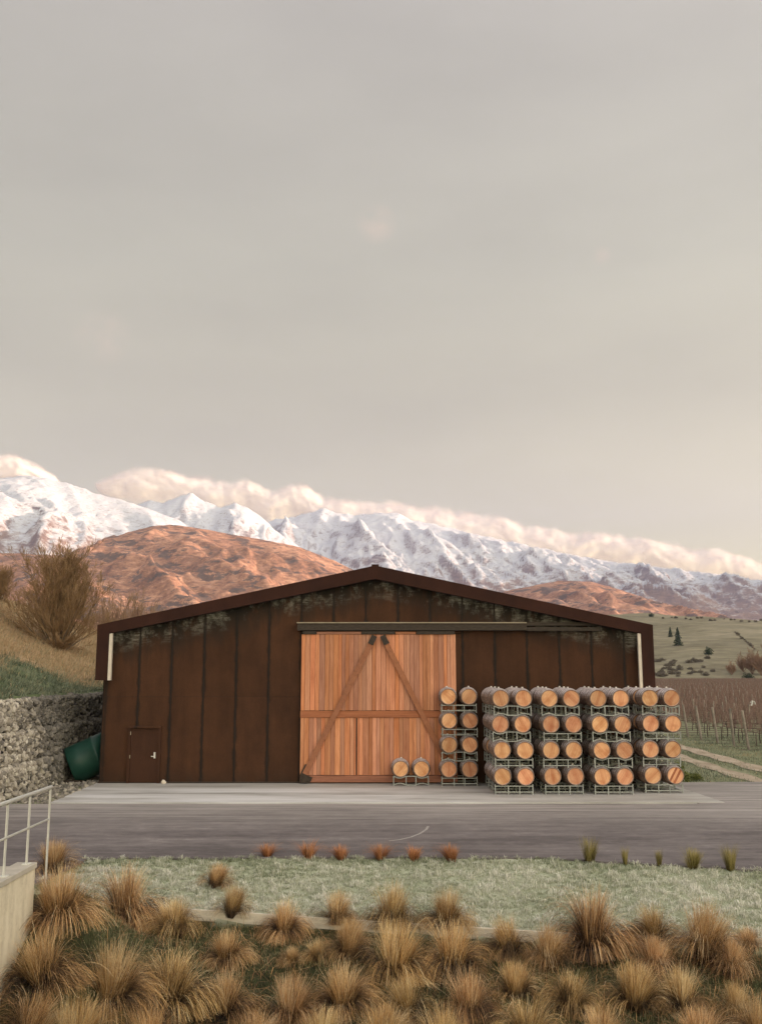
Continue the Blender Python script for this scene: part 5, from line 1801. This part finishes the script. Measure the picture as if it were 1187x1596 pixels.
def row_of(y):
    k = int(round((y - 53.0) / 2.5))
    if k < 20: return ORD[k] + ' row'
    return {2: 'twenties', 3: 'thirties', 4: 'forties', 5: 'fifties', 6: 'sixties'}.get((k + 1) // 10, 'farthest') + ' of the rows'


vines, posts, ends = [], [], []
vr = random.Random(21)
for k in range(150):
    y = 53.0 + 2.5 * k
    if y > 415: break
    x = 19.7 + 0.12 * math.sin(k * 1.3)
    ends.append((x, y))
    j = 0
    while x < 0.43 * y + 6:
        x += 1.25
        if not in_view(x, y): j += 1; continue
        (posts if j % 5 == 4 else vines).append((x, y)) if j % 5 == 4 else vines.append((x, y))
        j += 1
vines.sort(key=lambda p: p[1]); posts.sort(key=lambda p: p[1])
posts = [p for p in posts]
ends = [e for e in ends if in_view(e[0] + 0.5, e[1])]
for i, (x, y) in enumerate(vines[:300]):
    o = bpy.data.objects.new('grapevine', VM[i % 6]); COL.objects.link(o)
    o.location = (x, y + vr.uniform(-.05, .05), float(gz(x, y))); o.rotation_euler = (0, 0, vr.choice((0, math.pi)) + vr.uniform(-.06, .06)); s = vr.uniform(0.9, 1.12); o.scale = (s, s, s)
    tag(o, f'dormant grapevine with bare upright canes in the {row_of(y)} from the yard', 'grapevine', 'grapevines in the near vineyard rows')
for i, (x, y) in enumerate(posts[:280]):
    o = bpy.data.objects.new('vineyard_post', PM); COL.objects.link(o)
    o.location = (x + 0.4, y, float(gz(x, y))); o.rotation_euler = (vr.uniform(-.03, .03), vr.uniform(-.03, .03), vr.random())
    tag(o, f'grey wooden post between the vines in the {row_of(y)} from the yard', 'post', 'intermediate posts in the vineyard rows')
ENDL = ['first', 'second', 'third', 'fourth', 'fifth', 'sixth', 'seventh', 'eighth', 'ninth', 'tenth']
for i, (x, y) in enumerate(ends):
    o = bpy.data.objects.new('end_post', PM); COL.objects.link(o)
    o.location = (x, y, float(gz(x, y))); o.rotation_euler = (0.0, -0.10 + vr.uniform(-.04, .04), vr.random() * 0.2); o.scale = (1.5, 1.5, 1.12)
    tag(o, f'thick leaning end post of the {ENDL[i] if i < 10 else str(i + 1) + "th"} vine row from the yard', 'post', 'leaning end posts of the vine rows')


def mass(name, items, arrs, mat, seed):
    r = random.Random(seed); VV, FF, TT = [], [], []; b = 0
    for i, (x, y) in enumerate(items):
        v, f, t = arrs[r.randrange(len(arrs))]
        s = r.uniform(0.9, 1.12) * np.array([r.choice((-1, 1)), r.choice((-1, 1)), 1.0])
        VV.append(v * s + np.array((x, y, float(gz(x, y))))); FF.append(f + b); TT.append(t); b += len(v)
    return tag(link(name, meshdata(name, np.concatenate(VV), np.concatenate(FF), mat, tint=np.concatenate(TT))), kind='stuff')


mass('distant_vines', vines[300:], VA, M['vine'], 5)
if len(posts) > 280:
    mass('distant_vine_posts', posts[280:], [(PV, PF, np.full(len(PV), 0.4))], M['post'], 6)
# scrap of white netting hanging in the canes
x, y, z = hit(1172, 1150, gz, 50, 80)
p = at_y(1172, 1094, y)
scrap = MB()
for k in range(7):
    a = 0.9 * k; q = np.array((0.16 * math.cos(a) * (k % 3 - 0.6), 0.05 * math.sin(a * 2), 0.10 * math.sin(a)))
    scrap.bar(p + q, p + q + np.array((0.12 * math.cos(a * 2), 0.05, -0.10 - 0.03 * k % 0.12)), 0.09, 0.02)
tag(scrap.build('net_scrap', m_simple('white_net', (0.7, 0.69, 0.68), (0.82, 0.81, 0.8), 6)), 'small white scrap of netting caught in the vine canes', 'netting')

# ------------------------------------------------------------------ haze
hm = bpy.data.materials.new('haze_air'); hm.use_nodes = True
hm.node_tree.nodes.clear()
ho = hm.node_tree.nodes.new('ShaderNodeOutputMaterial'); hv = hm.node_tree.nodes.new('ShaderNodeVolumePrincipled')
hv.inputs['Color'].default_value = (0.52, 0.585, 0.95, 1)
hv.inputs['Density'].default_value = HAZE_DENSITY
hv.inputs['Anisotropy'].default_value = 0.1
hm.node_tree.links.new(hv.outputs[0], ho.inputs['Volume'])
hz_o = MB().box(-9600, 9600, -3700, 10600, -20, 1750).build('haze', hm)
tag(hz_o, kind='stuff')
hz_o.display_type = 'WIRE'
